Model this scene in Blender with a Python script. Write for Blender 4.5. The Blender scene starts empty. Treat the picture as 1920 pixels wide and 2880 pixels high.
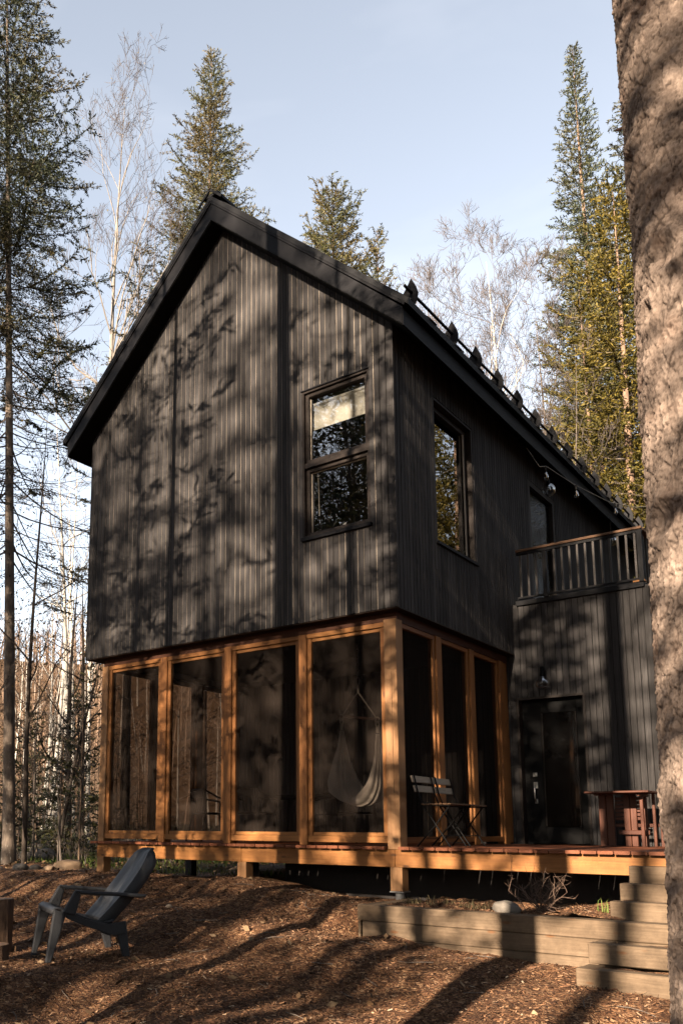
import bpy, math, random
import numpy as np
from mathutils import Vector, Matrix, Euler
random.seed(7)
RNG = np.random.default_rng(11)
sc = bpy.context.scene
COL = sc.collection
PI = math.pi

# ------------------------------------------------------------------ noise helpers
def _h(ix, iy, iz, seed):
    n = (ix * 374761393 + iy * 668265263 + iz * 2147483647 + seed * 1274126177) & 0xFFFFFFFF
    n = ((n ^ (n >> 13)) * 1274126177) & 0xFFFFFFFF
    n = (n ^ (n >> 16)) & 0xFFFFFFFF
    return n.astype(np.float64) / 4294967295.0
def vnoise(x, y, z=None, seed=0):
    x = np.asarray(x, float); y = np.asarray(y, float)
    z = np.zeros_like(x) if z is None else np.asarray(z, float)
    ix, iy, iz = (np.floor(v).astype(np.int64) for v in (x, y, z))
    fx, fy, fz = x - ix, y - iy, z - iz
    fx, fy, fz = (f * f * (3 - 2 * f) for f in (fx, fy, fz))
    r = 0
    for a in (0, 1):
        for b in (0, 1):
            for c in (0, 1):
                w = (fx if a else 1 - fx) * (fy if b else 1 - fy) * (fz if c else 1 - fz)
                r = r + w * _h(ix + a, iy + b, iz + c, seed)
    return r * 2 - 1
def fbm(x, y, z=None, octv=4, seed=0):
    r = 0; a = 1.0; f = 1.0
    for i in range(octv):
        r = r + a * vnoise(np.asarray(x) * f, np.asarray(y) * f, None if z is None else np.asarray(z) * f, seed + i); a *= .5; f *= 2
    return r
def worley(x, y, seed=0):
    ix = np.floor(x).astype(np.int64); iy = np.floor(y).astype(np.int64)
    d1 = np.full(x.shape, 9.0); d2 = np.full(x.shape, 9.0); cid = np.zeros(x.shape); ly = np.zeros(x.shape)
    o = np.zeros_like(ix)
    for a in (-1, 0, 1):
        for b in (-1, 0, 1):
            cx, cy = ix + a, iy + b
            px = cx + _h(cx, cy, o, seed); py = cy + _h(cx, cy, o + 1, seed)
            d = np.sqrt((px - x) ** 2 + (py - y) ** 2)
            m = d < d1
            d2 = np.where(m, d1, np.minimum(d2, d)); cid = np.where(m, _h(cx, cy, o + 2, seed), cid); ly = np.where(m, y - py, ly); d1 = np.where(m, d, d1)
    return d1, d2, cid, ly

# ------------------------------------------------------------------ mesh helpers
def mesh_np(name, V, F, mats, mi=None, smooth=False):
    """V (n,3), F (m,k) quads or tris, given as arrays"""
    V = np.ascontiguousarray(V, dtype=np.float32); F = np.ascontiguousarray(F, dtype=np.int32)
    me = bpy.data.meshes.new(name)
    m, k = F.shape
    me.vertices.add(len(V)); me.vertices.foreach_set('co', V.ravel())
    me.loops.add(m * k); me.loops.foreach_set('vertex_index', F.ravel())
    me.polygons.add(m)
    me.polygons.foreach_set('loop_start', np.arange(0, m * k, k, dtype=np.int32))
    me.polygons.foreach_set('loop_total', np.full(m, k, dtype=np.int32))
    for t in mats: me.materials.append(t)
    if mi is not None: me.polygons.foreach_set('material_index', np.ascontiguousarray(mi, dtype=np.int32))
    me.polygons.foreach_set('use_smooth', np.full(m, bool(smooth)))
    me.update(calc_edges=True); me.validate()
    return me
class MB:
    def __init__(s): s.v = []; s.f = []; s.m = []; s.sm = []
    def face(s, pts, m=0, sm=False):
        n = len(s.v); s.v += [tuple(p) for p in pts]; s.f.append(tuple(range(n, n + len(pts)))); s.m.append(m); s.sm.append(sm); return s
    def raw(s, V, F, m=0, sm=False):
        n = len(s.v); s.v += [tuple(p) for p in V]
        for f in F: s.f.append(tuple(i + n for i in f)); s.m.append(m); s.sm.append(sm)
        return s
    def box(s, x0, x1, y0, y1, z0, z1, m=0, M=None):
        V = [(x, y, z) for x in (x0, x1) for y in (y0, y1) for z in (z0, z1)]
        if M is not None: V = [tuple(M @ Vector(p)) for p in V]
        return s.raw(V, [(0, 1, 3, 2), (4, 6, 7, 5), (0, 4, 5, 1), (2, 3, 7, 6), (0, 2, 6, 4), (1, 5, 7, 3)], m)
    def cbox(s, x0, x1, y0, y1, z0, z1, c=.005, m=0):
        # chamfered box : three crossing slabs as an 24-vert solid
        X = (x0, x1); Y = (y0, y1); Z = (z0, z1); V = []; idx = {}
        for i in (0, 1):
            for j in (0, 1):
                for k in (0, 1):
                    sx, sy, sz = (c if i == 0 else -c), (c if j == 0 else -c), (c if k == 0 else -c)
                    idx[i, j, k] = len(V)
                    V += [(X[i], Y[j] + sy, Z[k] + sz), (X[i] + sx, Y[j], Z[k] + sz), (X[i] + sx, Y[j] + sy, Z[k])]
        g = lambda i, j, k, a: idx[i, j, k] + a
        F = []
        for i in (0, 1):
            F.append([g(i, 0, 0, 0), g(i, 1, 0, 0), g(i, 1, 1, 0), g(i, 0, 1, 0)][::(1 if i else -1)])
            F.append([g(0, i, 0, 1), g(1, i, 0, 1), g(1, i, 1, 1), g(0, i, 1, 1)][::(-1 if i else 1)])
            F.append([g(0, 0, i, 2), g(1, 0, i, 2), g(1, 1, i, 2), g(0, 1, i, 2)][::(1 if i else -1)])
            for j in (0, 1):
                F.append([g(i, j, 0, 0), g(i, j, 1, 0), g(i, j, 1, 1), g(i, j, 0, 1)])
                F.append([g(i, 0, j, 0), g(i, 1, j, 0), g(i, 1, j, 2), g(i, 0, j, 2)])
                F.append([g(0, i, j, 1), g(1, i, j, 1), g(1, i, j, 2), g(0, i, j, 2)])
                for k in (0, 1): F.append([g(i, j, k, 0), g(i, j, k, 1), g(i, j, k, 2)])
        return s.raw(V, F, m)
    def bar(s, p0, p1, w, h, up=(0, 0, 1), m=0, w1=None, h1=None):
        p0 = Vector(p0); p1 = Vector(p1); d = (p1 - p0).normalized(); up = Vector(up)
        a = d.cross(up)
        if a.length < 1e-4: a = d.cross(Vector((1, 0, 0)))
        a.normalize(); b = a.cross(d).normalized(); w1 = w if w1 is None else w1; h1 = h if h1 is None else h1
        V = [p + a * sa * ww / 2 + b * sb * hh / 2 for p, ww, hh in ((p0, w, h), (p1, w1, h1)) for sa, sb in ((-1, -1), (1, -1), (1, 1), (-1, 1))]
        return s.raw(V, [(3, 2, 1, 0), (4, 5, 6, 7), (0, 1, 5, 4), (1, 2, 6, 5), (2, 3, 7, 6), (3, 0, 4, 7)], m)
    def tube(s, pts, r, n=8, m=0, cap=True):
        pts = [Vector(p) for p in pts]; N = len(pts); rr = r if hasattr(r, '__len__') else [r] * N
        V = []; prev = None
        for i, p in enumerate(pts):
            d = (pts[min(i + 1, N - 1)] - pts[max(i - 1, 0)]).normalized()
            a = d.cross(Vector((0, 0, 1))) if prev is None else prev - d * prev.dot(d)
            if a.length < 1e-4: a = d.cross(Vector((1, 0, 0)))
            a.normalize(); prev = a; b = d.cross(a)
            for k in range(n):
                t = 2 * PI * k / n; V.append(p + (a * math.cos(t) + b * math.sin(t)) * rr[i])
        F = [(i * n + k, i * n + (k + 1) % n, (i + 1) * n + (k + 1) % n, (i + 1) * n + k) for i in range(N - 1) for k in range(n)]
        s.raw(V, F, m, True)
        if cap:
            s.face(V[:n][::-1], m); s.face(V[-n:], m)
        return s
    def lathe(s, prof, c, n=24, m=0):
        c = Vector(c); N = len(prof)
        V = [c + Vector((r * math.cos(2 * PI * k / n), r * math.sin(2 * PI * k / n), z)) for r, z in prof for k in range(n)]
        F = [(i * n + k, i * n + (k + 1) % n, (i + 1) * n + (k + 1) % n, (i + 1) * n + k) for i in range(N - 1) for k in range(n)]
        return s.raw(V, F, m, True)
    def prism(s, poly, axis, a0, a1, m=0):
        """poly: list of 2D points in the two other axes (order xyz minus axis)"""
        def P(q, a):
            l = list(q); l.insert(axis, a); return tuple(l)
        n = len(poly); V = [P(q, a0) for q in poly] + [P(q, a1) for q in poly]
        F = [tuple(range(n))[::-1], tuple(range(n, 2 * n))] + [(i, (i + 1) % n, n + (i + 1) % n, n + i) for i in range(n)]
        return s.raw(V, F, m)
    def grid(s, P, m=0, sm=True):
        nu, nv = len(P), len(P[0]); V = [p for row in P for p in row]
        F = [(i * nv + j, i * nv + j + 1, (i + 1) * nv + j + 1, (i + 1) * nv + j) for i in range(nu - 1) for j in range(nv - 1)]
        return s.raw(V, F, m, sm)
    def mesh(s, name, mats):
        me = bpy.data.meshes.new(name); me.from_pydata([tuple(p) for p in s.v], [], s.f)
        for t in (mats if isinstance(mats, (list, tuple)) else [mats]): me.materials.append(t)
        me.polygons.foreach_set('material_index', s.m); me.polygons.foreach_set('use_smooth', s.sm); me.update()
        return me
    def build(s, name, mats, parent=None, loc=None, bevel=0):
        return link(name, s.mesh(name, mats), parent, loc, bevel)
def link(name, me, parent=None, loc=None, bevel=0):
    o = bpy.data.objects.new(name, me); COL.objects.link(o)
    if loc is not None: o.location = loc
    if parent is not None: o.parent = parent
    if bevel:
        b = o.modifiers.new('bevel', 'BEVEL'); b.width = bevel; b.segments = 2; b.limit_method = 'ANGLE'; b.angle_limit = math.radians(50)
    return o
def tag(o, label=None, cat=None, group=None, kind=None):
    if label: o['label'] = label
    if cat: o['category'] = cat
    if group: o['group'] = group
    if kind: o['kind'] = kind
    return o
def thing(name, label, cat, loc=(0, 0, 0), rz=0, group=None):
    o = bpy.data.objects.new(name, None); COL.objects.link(o); o.location = loc; o.rotation_euler = (0, 0, rz); o.empty_display_size = .2
    return tag(o, label, cat, group)
def dup(root, loc, rz, label=None, scale=1.0, group=None):
    r = root.copy(); COL.objects.link(r); r.location = loc; r.rotation_euler = (0, 0, rz); r.scale = (scale,) * 3 if not hasattr(scale, '__len__') else scale
    if label: r['label'] = label
    if group: r['group'] = group
    for ch in list(root.children):
        c = ch.copy(); COL.objects.link(c); c.parent = r
        for g in list(ch.children):
            d = g.copy(); COL.objects.link(d); d.parent = c
    return r

# ------------------------------------------------------------------ materials
K_ = .60                                                # overall reflectance level, set together with the exposure
def dk(c): return tuple(v * K_ for v in c)
def dks(st): return [(p, dk(c)) for p, c in st]
def new_mat(name):
    m = bpy.data.materials.new(name); m.use_nodes = True; nt = m.node_tree
    b = nt.nodes['Principled BSDF']; return m, nt, b
def N(nt, t, **kw):
    n = nt.nodes.new(t)
    for k, v in kw.items():
        if k in n.inputs: n.inputs[k].default_value = v
        else: setattr(n, k, v)
    return n
def L(nt, a, b): nt.links.new(a, b)
def ramp(nt, fac, stops):
    r = nt.nodes.new('ShaderNodeValToRGB'); e = r.color_ramp.elements
    while len(e) < len(stops): e.new(.5)
    for i, (p, c) in enumerate(stops):
        e[i].position = p; e[i].color = (*c, 1) if len(c) == 3 else c
    L(nt, fac, r.inputs['Fac']); return r
def mixc(nt, a, b, fac, mode='MIX'):
    m = nt.nodes.new('ShaderNodeMix'); m.data_type = 'RGBA'; m.blend_type = mode
    for s, v in ((m.inputs[6], a), (m.inputs[7], b), (m.inputs[0], fac)):
        if hasattr(v, 'links') or hasattr(v, 'is_linked'): L(nt, v, s)
        elif hasattr(v, '__len__'): s.default_value = (*v, 1)
        else: s.default_value = v
    return m.outputs[2]
def plain(name, col, rough=.6, spec=.4, metal=0, noise=0, nscale=20, bump=0):
    m, nt, b = new_mat(name); col = dk(col)
    b.inputs['Base Color'].default_value = (*col, 1); b.inputs['Roughness'].default_value = rough
    b.inputs['Specular IOR Level'].default_value = spec; b.inputs['Metallic'].default_value = metal
    if noise or bump:
        tc = N(nt, 'ShaderNodeTexCoord'); n = N(nt, 'ShaderNodeTexNoise', Scale=nscale, Detail=6.0); L(nt, tc.outputs['Object'], n.inputs['Vector'])
        if noise:
            r = ramp(nt, n.outputs['Fac'], [(.3, tuple(c * (1 - noise) for c in col)), (.7, tuple(min(1, c * (1 + noise)) for c in col))]); L(nt, r.outputs['Color'], b.inputs['Base Color'])
        if bump:
            bp = N(nt, 'ShaderNodeBump', Strength=bump, Distance=.01); L(nt, n.outputs['Fac'], bp.inputs['Height']); L(nt, bp.outputs['Normal'], b.inputs['Normal'])
    return m
def wood(name, dark, light, axis=2, rough=.65, spec=.12, grain=1.0, knots=.6, islands=.35, bump=.25, knotcol=(.05, .02, .01), stain=0.0):
    m, nt, b = new_mat(name); dark, light, knotcol = dk(dark), dk(light), dk(knotcol)
    tc = N(nt, 'ShaderNodeTexCoord'); mp = N(nt, 'ShaderNodeMapping'); L(nt, tc.outputs['Object'], mp.inputs['Vector'])
    s = [60 * grain] * 3; s[axis] = 2.2; mp.inputs['Scale'].default_value = s
    geo = N(nt, 'ShaderNodeNewGeometry')
    ad = N(nt, 'ShaderNodeVectorMath', operation='ADD'); L(nt, mp.outputs['Vector'], ad.inputs[0])
    sc_ = N(nt, 'ShaderNodeVectorMath', operation='SCALE'); sc_.inputs[0].default_value = (31, 17, 23); L(nt, geo.outputs['Random Per Island'], sc_.inputs['Scale']); L(nt, sc_.outputs[0], ad.inputs[1])
    n1 = N(nt, 'ShaderNodeTexNoise', Scale=1.0, Detail=5.0, Roughness=.65, Distortion=.6); L(nt, ad.outputs[0], n1.inputs['Vector'])
    mp2 = N(nt, 'ShaderNodeMapping'); s2 = [5.0] * 3; s2[axis] = 1.1; mp2.inputs['Scale'].default_value = s2; L(nt, tc.outputs['Object'], mp2.inputs['Vector'])
    n2 = N(nt, 'ShaderNodeTexNoise', Scale=1.0, Detail=3.0); L(nt, mp2.outputs['Vector'], n2.inputs['Vector'])
    mx = N(nt, 'ShaderNodeMath', operation='MULTIPLY_ADD'); L(nt, n2.outputs['Fac'], mx.inputs[0]); mx.inputs[1].default_value = .6
    L(nt, n1.outputs['Fac'], mx.inputs[2])
    sb = N(nt, 'ShaderNodeMath', operation='SUBTRACT'); L(nt, mx.outputs[0], sb.inputs[0]); sb.inputs[1].default_value = .3
    r = ramp(nt, sb.outputs[0], [(.25, dark), (.75, light)])
    # knots
    mp3 = N(nt, 'ShaderNodeMapping'); s3 = [9.0] * 3; s3[axis] = 3.2; mp3.inputs['Scale'].default_value = s3
    ad2 = N(nt, 'ShaderNodeVectorMath', operation='ADD'); L(nt, tc.outputs['Object'], mp3.inputs['Vector']); L(nt, mp3.outputs['Vector'], ad2.inputs[0]); L(nt, sc_.outputs[0], ad2.inputs[1])
    vo = N(nt, 'ShaderNodeTexVoronoi', Scale=1.0); L(nt, ad2.outputs[0], vo.inputs['Vector'])
    kr = ramp(nt, vo.outputs['Distance'], [(.07, (1, 1, 1)), (.16, (0, 0, 0))])
    kf = N(nt, 'ShaderNodeMath', operation='MULTIPLY'); L(nt, kr.outputs['Color'], kf.inputs[0]); kf.inputs[1].default_value = knots
    c = mixc(nt, r.outputs['Color'], knotcol, kf.outputs[0])
    if stain:
        n4 = N(nt, 'ShaderNodeTexNoise', Scale=3.2, Detail=6.0, Roughness=.7); L(nt, tc.outputs['Object'], n4.inputs['Vector']); r4 = ramp(nt, n4.outputs['Fac'], [(.42, (0, 0, 0)), (.66, (stain,) * 3)]); c = mixc(nt, c, tuple(v * .45 for v in dark), r4.outputs['Color'])
    hs = N(nt, 'ShaderNodeHueSaturation'); L(nt, c, hs.inputs['Color'])
    ma = N(nt, 'ShaderNodeMath', operation='MULTIPLY_ADD'); L(nt, geo.outputs['Random Per Island'], ma.inputs[0]); ma.inputs[1].default_value = islands; ma.inputs[2].default_value = 1 - islands / 2
    L(nt, ma.outputs[0], hs.inputs['Value']); L(nt, hs.outputs['Color'], b.inputs['Base Color'])
    b.inputs['Specular IOR Level'].default_value = spec
    rr = N(nt, 'ShaderNodeMath', operation='MULTIPLY_ADD'); L(nt, n1.outputs['Fac'], rr.inputs[0]); rr.inputs[1].default_value = .25; rr.inputs[2].default_value = rough - .12; L(nt, rr.outputs[0], b.inputs['Roughness'])
    bp = N(nt, 'ShaderNodeBump', Strength=bump, Distance=.004); L(nt, n1.outputs['Fac'], bp.inputs['Height']); L(nt, bp.outputs['Normal'], b.inputs['Normal'])
    return m
def islands_mat(name, stops, rough=.7, spec=.2, trans=0.0, hue_noise=0.0, clump=None):
    m, nt, b = new_mat(name); stops = dks(stops); clump = clump and (clump[0], dk(clump[1]), clump[2])
    geo = N(nt, 'ShaderNodeNewGeometry'); r = ramp(nt, geo.outputs['Random Per Island'], stops)
    out = r.outputs['Color']
    if clump:
        tc = N(nt, 'ShaderNodeTexCoord'); n = N(nt, 'ShaderNodeTexNoise', Scale=clump[0], Detail=2.0); L(nt, tc.outputs['Object'], n.inputs['Vector'])
        cr = ramp(nt, n.outputs['Fac'], [(.42, (0, 0, 0)), (.62, (1, 1, 1))])
        fm = N(nt, 'ShaderNodeMath', operation='MULTIPLY'); L(nt, cr.outputs['Color'], fm.inputs[0]); fm.inputs[1].default_value = clump[2]
        out = mixc(nt, out, clump[1], fm.outputs[0])
    L(nt, out, b.inputs['Base Color'])
    b.inputs['Roughness'].default_value = rough; b.inputs['Specular IOR Level'].default_value = spec
    if trans:
        t = N(nt, 'ShaderNodeBsdfTranslucent'); L(nt, out, t.inputs['Color']); mx = N(nt, 'ShaderNodeMixShader'); mx.inputs[0].default_value = trans
        L(nt, b.outputs[0], mx.inputs[1]); L(nt, t.outputs[0], mx.inputs[2]); L(nt, mx.outputs[0], nt.nodes['Material Output'].inputs['Surface'])
    return m
def bark(name, c1, c2, scale=(30, 30, 8), bump=.6, flecks=None):
    m, nt, b = new_mat(name); c1, c2 = dk(c1), dk(c2); flecks = flecks and (flecks[0], flecks[1], dk(flecks[2]))
    tc = N(nt, 'ShaderNodeTexCoord'); mp = N(nt, 'ShaderNodeMapping'); mp.inputs['Scale'].default_value = scale; L(nt, tc.outputs['Object'], mp.inputs['Vector'])
    n = N(nt, 'ShaderNodeTexNoise', Scale=1.0, Detail=6.0, Roughness=.7); L(nt, mp.outputs['Vector'], n.inputs['Vector'])
    r = ramp(nt, n.outputs['Fac'], [(.35, c1), (.65, c2)]); out = r.outputs['Color']
    if flecks:
        mp2 = N(nt, 'ShaderNodeMapping'); mp2.inputs['Scale'].default_value = flecks[0]; L(nt, tc.outputs['Object'], mp2.inputs['Vector'])
        n2 = N(nt, 'ShaderNodeTexNoise', Scale=1.0, Detail=3.0); L(nt, mp2.outputs['Vector'], n2.inputs['Vector'])
        fr = ramp(nt, n2.outputs['Fac'], [(flecks[1], (0, 0, 0)), (flecks[1] + .05, (1, 1, 1))]); out = mixc(nt, out, flecks[2], fr.outputs['Color'])
    L(nt, out, b.inputs['Base Color']); b.inputs['Roughness'].default_value = .85; b.inputs['Specular IOR Level'].default_value = .2
    bp = N(nt, 'ShaderNodeBump', Strength=bump, Distance=.02); L(nt, n.outputs['Fac'], bp.inputs['Height']); L(nt, bp.outputs['Normal'], b.inputs['Normal'])
    return m
def glass_mat(name, refl=.12, tint=(.85, .87, .88), rough=0.0, k=1.6):
    m, nt, b = new_mat(name); nt.nodes.remove(b)
    fr = N(nt, 'ShaderNodeFresnel', IOR=1.55); ma = N(nt, 'ShaderNodeMath', operation='MULTIPLY_ADD', use_clamp=True); L(nt, fr.outputs[0], ma.inputs[0]); ma.inputs[1].default_value = k; ma.inputs[2].default_value = refl
    g = N(nt, 'ShaderNodeBsdfGlossy', Roughness=rough); t = N(nt, 'ShaderNodeBsdfTransparent', Color=(*tint, 1)); mx = N(nt, 'ShaderNodeMixShader')
    L(nt, ma.outputs[0], mx.inputs[0]); L(nt, t.outputs[0], mx.inputs[1]); L(nt, g.outputs[0], mx.inputs[2]); L(nt, mx.outputs[0], nt.nodes['Material Output'].inputs['Surface'])
    return m
M = {}
M['siding'] = wood('black stained boards', (.017, .0155, .0152), (.062, .057, .0555), 2, rough=.72, spec=.05, knots=.55, islands=.5, knotcol=(.007, .006, .0055))
M['gap'] = wood('bare tongue wood', (.10, .083, .066), (.36, .305, .245), 2, rough=.7, knots=0, islands=.9)
M['gapdark'] = plain('dark groove', (.006, .0055, .005), .9, .1)
M['metal'] = plain('black metal trim', (.0095, .0092, .0105), .55, .06, noise=.2, nscale=4)
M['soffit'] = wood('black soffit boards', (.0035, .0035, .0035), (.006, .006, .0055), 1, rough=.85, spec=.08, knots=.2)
M['roof'] = plain('black sheet roof', (.010, .010, .011), .55, .08)
M['cedar_v'] = wood('stained cedar upright', (.16, .060, .017), (.28, .118, .036), 2, knots=.75, islands=.4, rough=.6, spec=.15)
M['cedar_h'] = wood('stained cedar beam', (.17, .064, .017), (.32, .140, .042), 0, knots=.85, islands=.35, rough=.6, spec=.15, stain=.35)
M['cedar_y'] = wood('stained cedar side rail', (.14, .048, .015), (.23, .09, .03), 1, knots=.6, rough=.5)
M['post'] = wood('pale cedar post', (.20, .098, .041), (.30, .165, .08), 2, knots=.7, rough=.6, knotcol=(.20, .085, .03))
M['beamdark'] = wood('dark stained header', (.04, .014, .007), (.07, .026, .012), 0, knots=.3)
M['deck'] = wood('red brown deck boards', (.12, .036, .015), (.20, .07, .032), 1, knots=.4, islands=.5, rough=.6)
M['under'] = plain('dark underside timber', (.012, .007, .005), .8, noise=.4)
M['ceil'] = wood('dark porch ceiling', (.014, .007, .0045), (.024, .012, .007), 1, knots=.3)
M['timber'] = wood('weathered timber', (.085, .056, .033), (.17, .120, .078), 0, knots=.8, islands=.3, rough=.75, knotcol=(.14, .055, .018), bump=.5, stain=.7)
M['timber_y'] = wood('weathered timber return', (.085, .056, .033), (.16, .115, .075), 1, knots=.5, islands=.2, rough=.75)
M['glass'] = glass_mat('window glass', .16)
M['glassdark'] = glass_mat('dark door glass', .0, (.45, .36, .3), k=.7, rough=.16)
M['clear'] = glass_mat('clear bulb glass', .0, (.90, .90, .90), k=.4)
M['blind'] = plain('cream roller blind', (.40, .36, .29), .8)
M['frame'] = plain('dark window frame', (.022, .016, .013), .5, .1, noise=.15, nscale=30)
M['framelight'] = plain('bare sash edge', (.42, .35, .27), .6)
M['steel'] = plain('brushed steel', (.5, .48, .45), .3, .5, 1.0)
M['black'] = plain('black painted steel', (.0045, .0042, .0042), .55, .05)
M['plastic'] = plain('charcoal plastic', (.030, .031, .034), .5, .16, noise=.12, nscale=60, bump=.05)
M['slat'] = wood('pale chair slat', (.20, .155, .11), (.31, .245, .18), 1, knots=.2, rough=.6)
M['seatslat'] = wood('brown chair slat', (.08, .043, .022), (.13, .072, .037), 0, knots=.2, rough=.6)
M['table'] = wood('red brown table wood', (.05, .015, .008), (.085, .03, .016), 0, knots=.3, rough=.45)
M['table_v'] = wood('red brown table upright', (.05, .015, .008), (.09, .032, .017), 2, knots=.3, rough=.45)
M['cloth'] = plain('grey beige hammock cloth', (.85, .77, .66), .9, .1, noise=.12, nscale=90)
M['rope'] = plain('natural rope', (.85, .76, .62), .9, .1, noise=.2, nscale=200)
M['rock'] = plain('pale rock', (.11, .095, .08), .85, .2, noise=.3, nscale=9, bump=.5)
M['stump'] = bark('stump bark', (.07, .042, .028), (.17, .10, .06), (40, 40, 6))
M['cut'] = plain('cut wood', (.25, .14, .07), .8, noise=.3, nscale=30)
M['pile'] = plain('steel pile', (.16, .155, .15), .6, .5, .3)
def screen_mat():
    m, nt, b = new_mat('insect screen'); b.inputs['Base Color'].default_value = (.0175, .0135, .0112, 1); b.inputs['Roughness'].default_value = .9; b.inputs['Specular IOR Level'].default_value = 0
    t = N(nt, 'ShaderNodeBsdfTransparent', Color=(.58, .55, .53, 1)); mx = N(nt, 'ShaderNodeMixShader'); mx.inputs[0].default_value = .42
    L(nt, t.outputs[0], mx.inputs[1]); L(nt, b.outputs[0], mx.inputs[2]); L(nt, mx.outputs[0], nt.nodes['Material Output'].inputs['Surface']); return m
M['screen'] = screen_mat()
def mulch_mat():
    m, nt, b = new_mat('wood chip mulch')
    tc = N(nt, 'ShaderNodeTexCoord')
    v = N(nt, 'ShaderNodeTexVoronoi', Scale=42.0); mp = N(nt, 'ShaderNodeMapping'); mp.inputs['Scale'].default_value = (1, 1.7, 1)
    n0 = N(nt, 'ShaderNodeTexNoise', Scale=14.0, Detail=3.0); L(nt, tc.outputs['Object'], n0.inputs['Vector'])
    ad = N(nt, 'ShaderNodeVectorMath', operation='MULTIPLY_ADD'); L(nt, n0.outputs['Color'], ad.inputs[0]); ad.inputs[1].default_value = (.12, .12, .12); L(nt, tc.outputs['Object'], ad.inputs[2])
    L(nt, ad.outputs[0], mp.inputs['Vector']); L(nt, mp.outputs['Vector'], v.inputs['Vector'])
    sep = N(nt, 'ShaderNodeSeparateColor'); L(nt, v.outputs['Color'], sep.inputs[0])
    r = ramp(nt, sep.outputs[0], dks([(0, (.036, .016, .008)), (.45, (.122, .056, .026)), (.8, (.235, .12, .058)), (1, (.40, .25, .14))]))
    n = N(nt, 'ShaderNodeTexNoise', Scale=1.3, Detail=4.0); L(nt, tc.outputs['Object'], n.inputs['Vector'])
    big = ramp(nt, n.outputs['Fac'], [(.32, (.50, .47, .46)), (.5, (.9, .88, .86)), (.68, (1.2, 1.16, 1.1))])
    c = mixc(nt, r.outputs['Color'], big.outputs['Color'], 1.0, 'MULTIPLY')
    L(nt, c, b.inputs['Base Color']); b.inputs['Roughness'].default_value = .9; b.inputs['Specular IOR Level'].default_value = .15
    bp = N(nt, 'ShaderNodeBump', Strength=.9, Distance=.02); L(nt, v.outputs['Distance'], bp.inputs['Height']); bp.invert = True; L(nt, bp.outputs['Normal'], b.inputs['Normal'])
    return m
M['mulch'] = mulch_mat()
M['chip'] = islands_mat('loose wood chips', [(0, (.026, .011, .005)), (.5, (.115, .052, .025)), (.88, (.25, .132, .066)), (.985, (.38, .245, .15)), (1, (.5, .4, .28))], .85, .2)
M['floor'] = None

# ------------------------------------------------------------------ camera
CAMX = np.array([4.25143135, -8.0064249, .16615027]); YAW, PITCH, ROLL = -0.67944618, 0.15445594, 0.00640608
def cam_axes():
    f = np.array([math.sin(YAW) * math.cos(PITCH), math.cos(YAW) * math.cos(PITCH), math.sin(PITCH)])
    rt = np.array([math.cos(YAW), -math.sin(YAW), 0.]); up = np.cross(rt, f); c, s = math.cos(ROLL), math.sin(ROLL)
    return c * rt + s * up, -s * rt + c * up, f
cr, cu, cf = cam_axes()
cam = bpy.data.objects.new('camera', bpy.data.cameras.new('camera')); COL.objects.link(cam)
cam.matrix_world = Matrix(((cr[0], cu[0], -cf[0], CAMX[0]), (cr[1], cu[1], -cf[1], CAMX[1]), (cr[2], cu[2], -cf[2], CAMX[2]), (0, 0, 0, 1)))
cam.data.sensor_fit = 'VERTICAL'; cam.data.sensor_height = 36; cam.data.sensor_width = 24
cam.data.lens = 1990.604 / 2352 * 36; cam.data.shift_x = (784 - 536.506) / 2352; cam.data.shift_y = (1595.104 - 1176) / 2352
cam.data.clip_start = .05; cam.data.clip_end = 2000
sc.camera = cam

# ------------------------------------------------------------------ light
SUN = Vector((.065, -1.0, .345)).normalized()        # towards the sun
sun = bpy.data.objects.new('sun', bpy.data.lights.new('sun', 'SUN')); COL.objects.link(sun)
sun.data.energy = 5.0; sun.data.angle = math.radians(.53); sun.data.color = (1.0, .83, .645)
sun.rotation_euler = (-SUN).to_track_quat('-Z', 'Y').to_euler()
w = bpy.data.worlds.new('World'); sc.world = w; w.use_nodes = True; nt = w.node_tree
bg = nt.nodes['Background']; sky = N(nt, 'ShaderNodeTexSky', sky_type='NISHITA', sun_disc=False)
sky.sun_elevation = math.asin(SUN.z); sky.sun_rotation = math.atan2(SUN.x, SUN.y); sky.air_density = 1.0; sky.dust_density = .8; sky.ozone_density = 1.0; sky.altitude = 300
hs = N(nt, 'ShaderNodeHueSaturation', Saturation=.44, Value=1.0); L(nt, sky.outputs[0], hs.inputs['Color'])
tc = N(nt, 'ShaderNodeTexCoord'); mp = N(nt, 'ShaderNodeMapping'); mp.inputs['Scale'].default_value = (1.2, 2.2, 5.0); mp.inputs['Rotation'].default_value = (.3, .2, .6); L(nt, tc.outputs['Generated'], mp.inputs['Vector'])
cn = N(nt, 'ShaderNodeTexNoise', Scale=1.3, Detail=5.0, Roughness=.55, Distortion=.5); L(nt, mp.outputs['Vector'], cn.inputs['Vector'])
crp = ramp(nt, cn.outputs['Fac'], [(.46, (0, 0, 0)), (.80, (.22, .22, .22))])
cc = mixc(nt, hs.outputs['Color'], (3.9, 3.9, 4.05), crp.outputs['Color']); L(nt, cc, bg.inputs['Color']); bg.inputs['Strength'].default_value = .051
sc.view_settings.view_transform = 'Standard'; sc.view_settings.look = 'None'; sc.view_settings.gamma = 1; sc.view_settings.exposure = 2.9
sc.cycles.max_bounces = 6; sc.cycles.transparent_max_bounces = 24; sc.cycles.diffuse_bounces = 3; sc.cycles.glossy_bounces = 3; sc.cycles.sample_clamp_indirect = 4
sc.cycles.use_denoising = True

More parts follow.
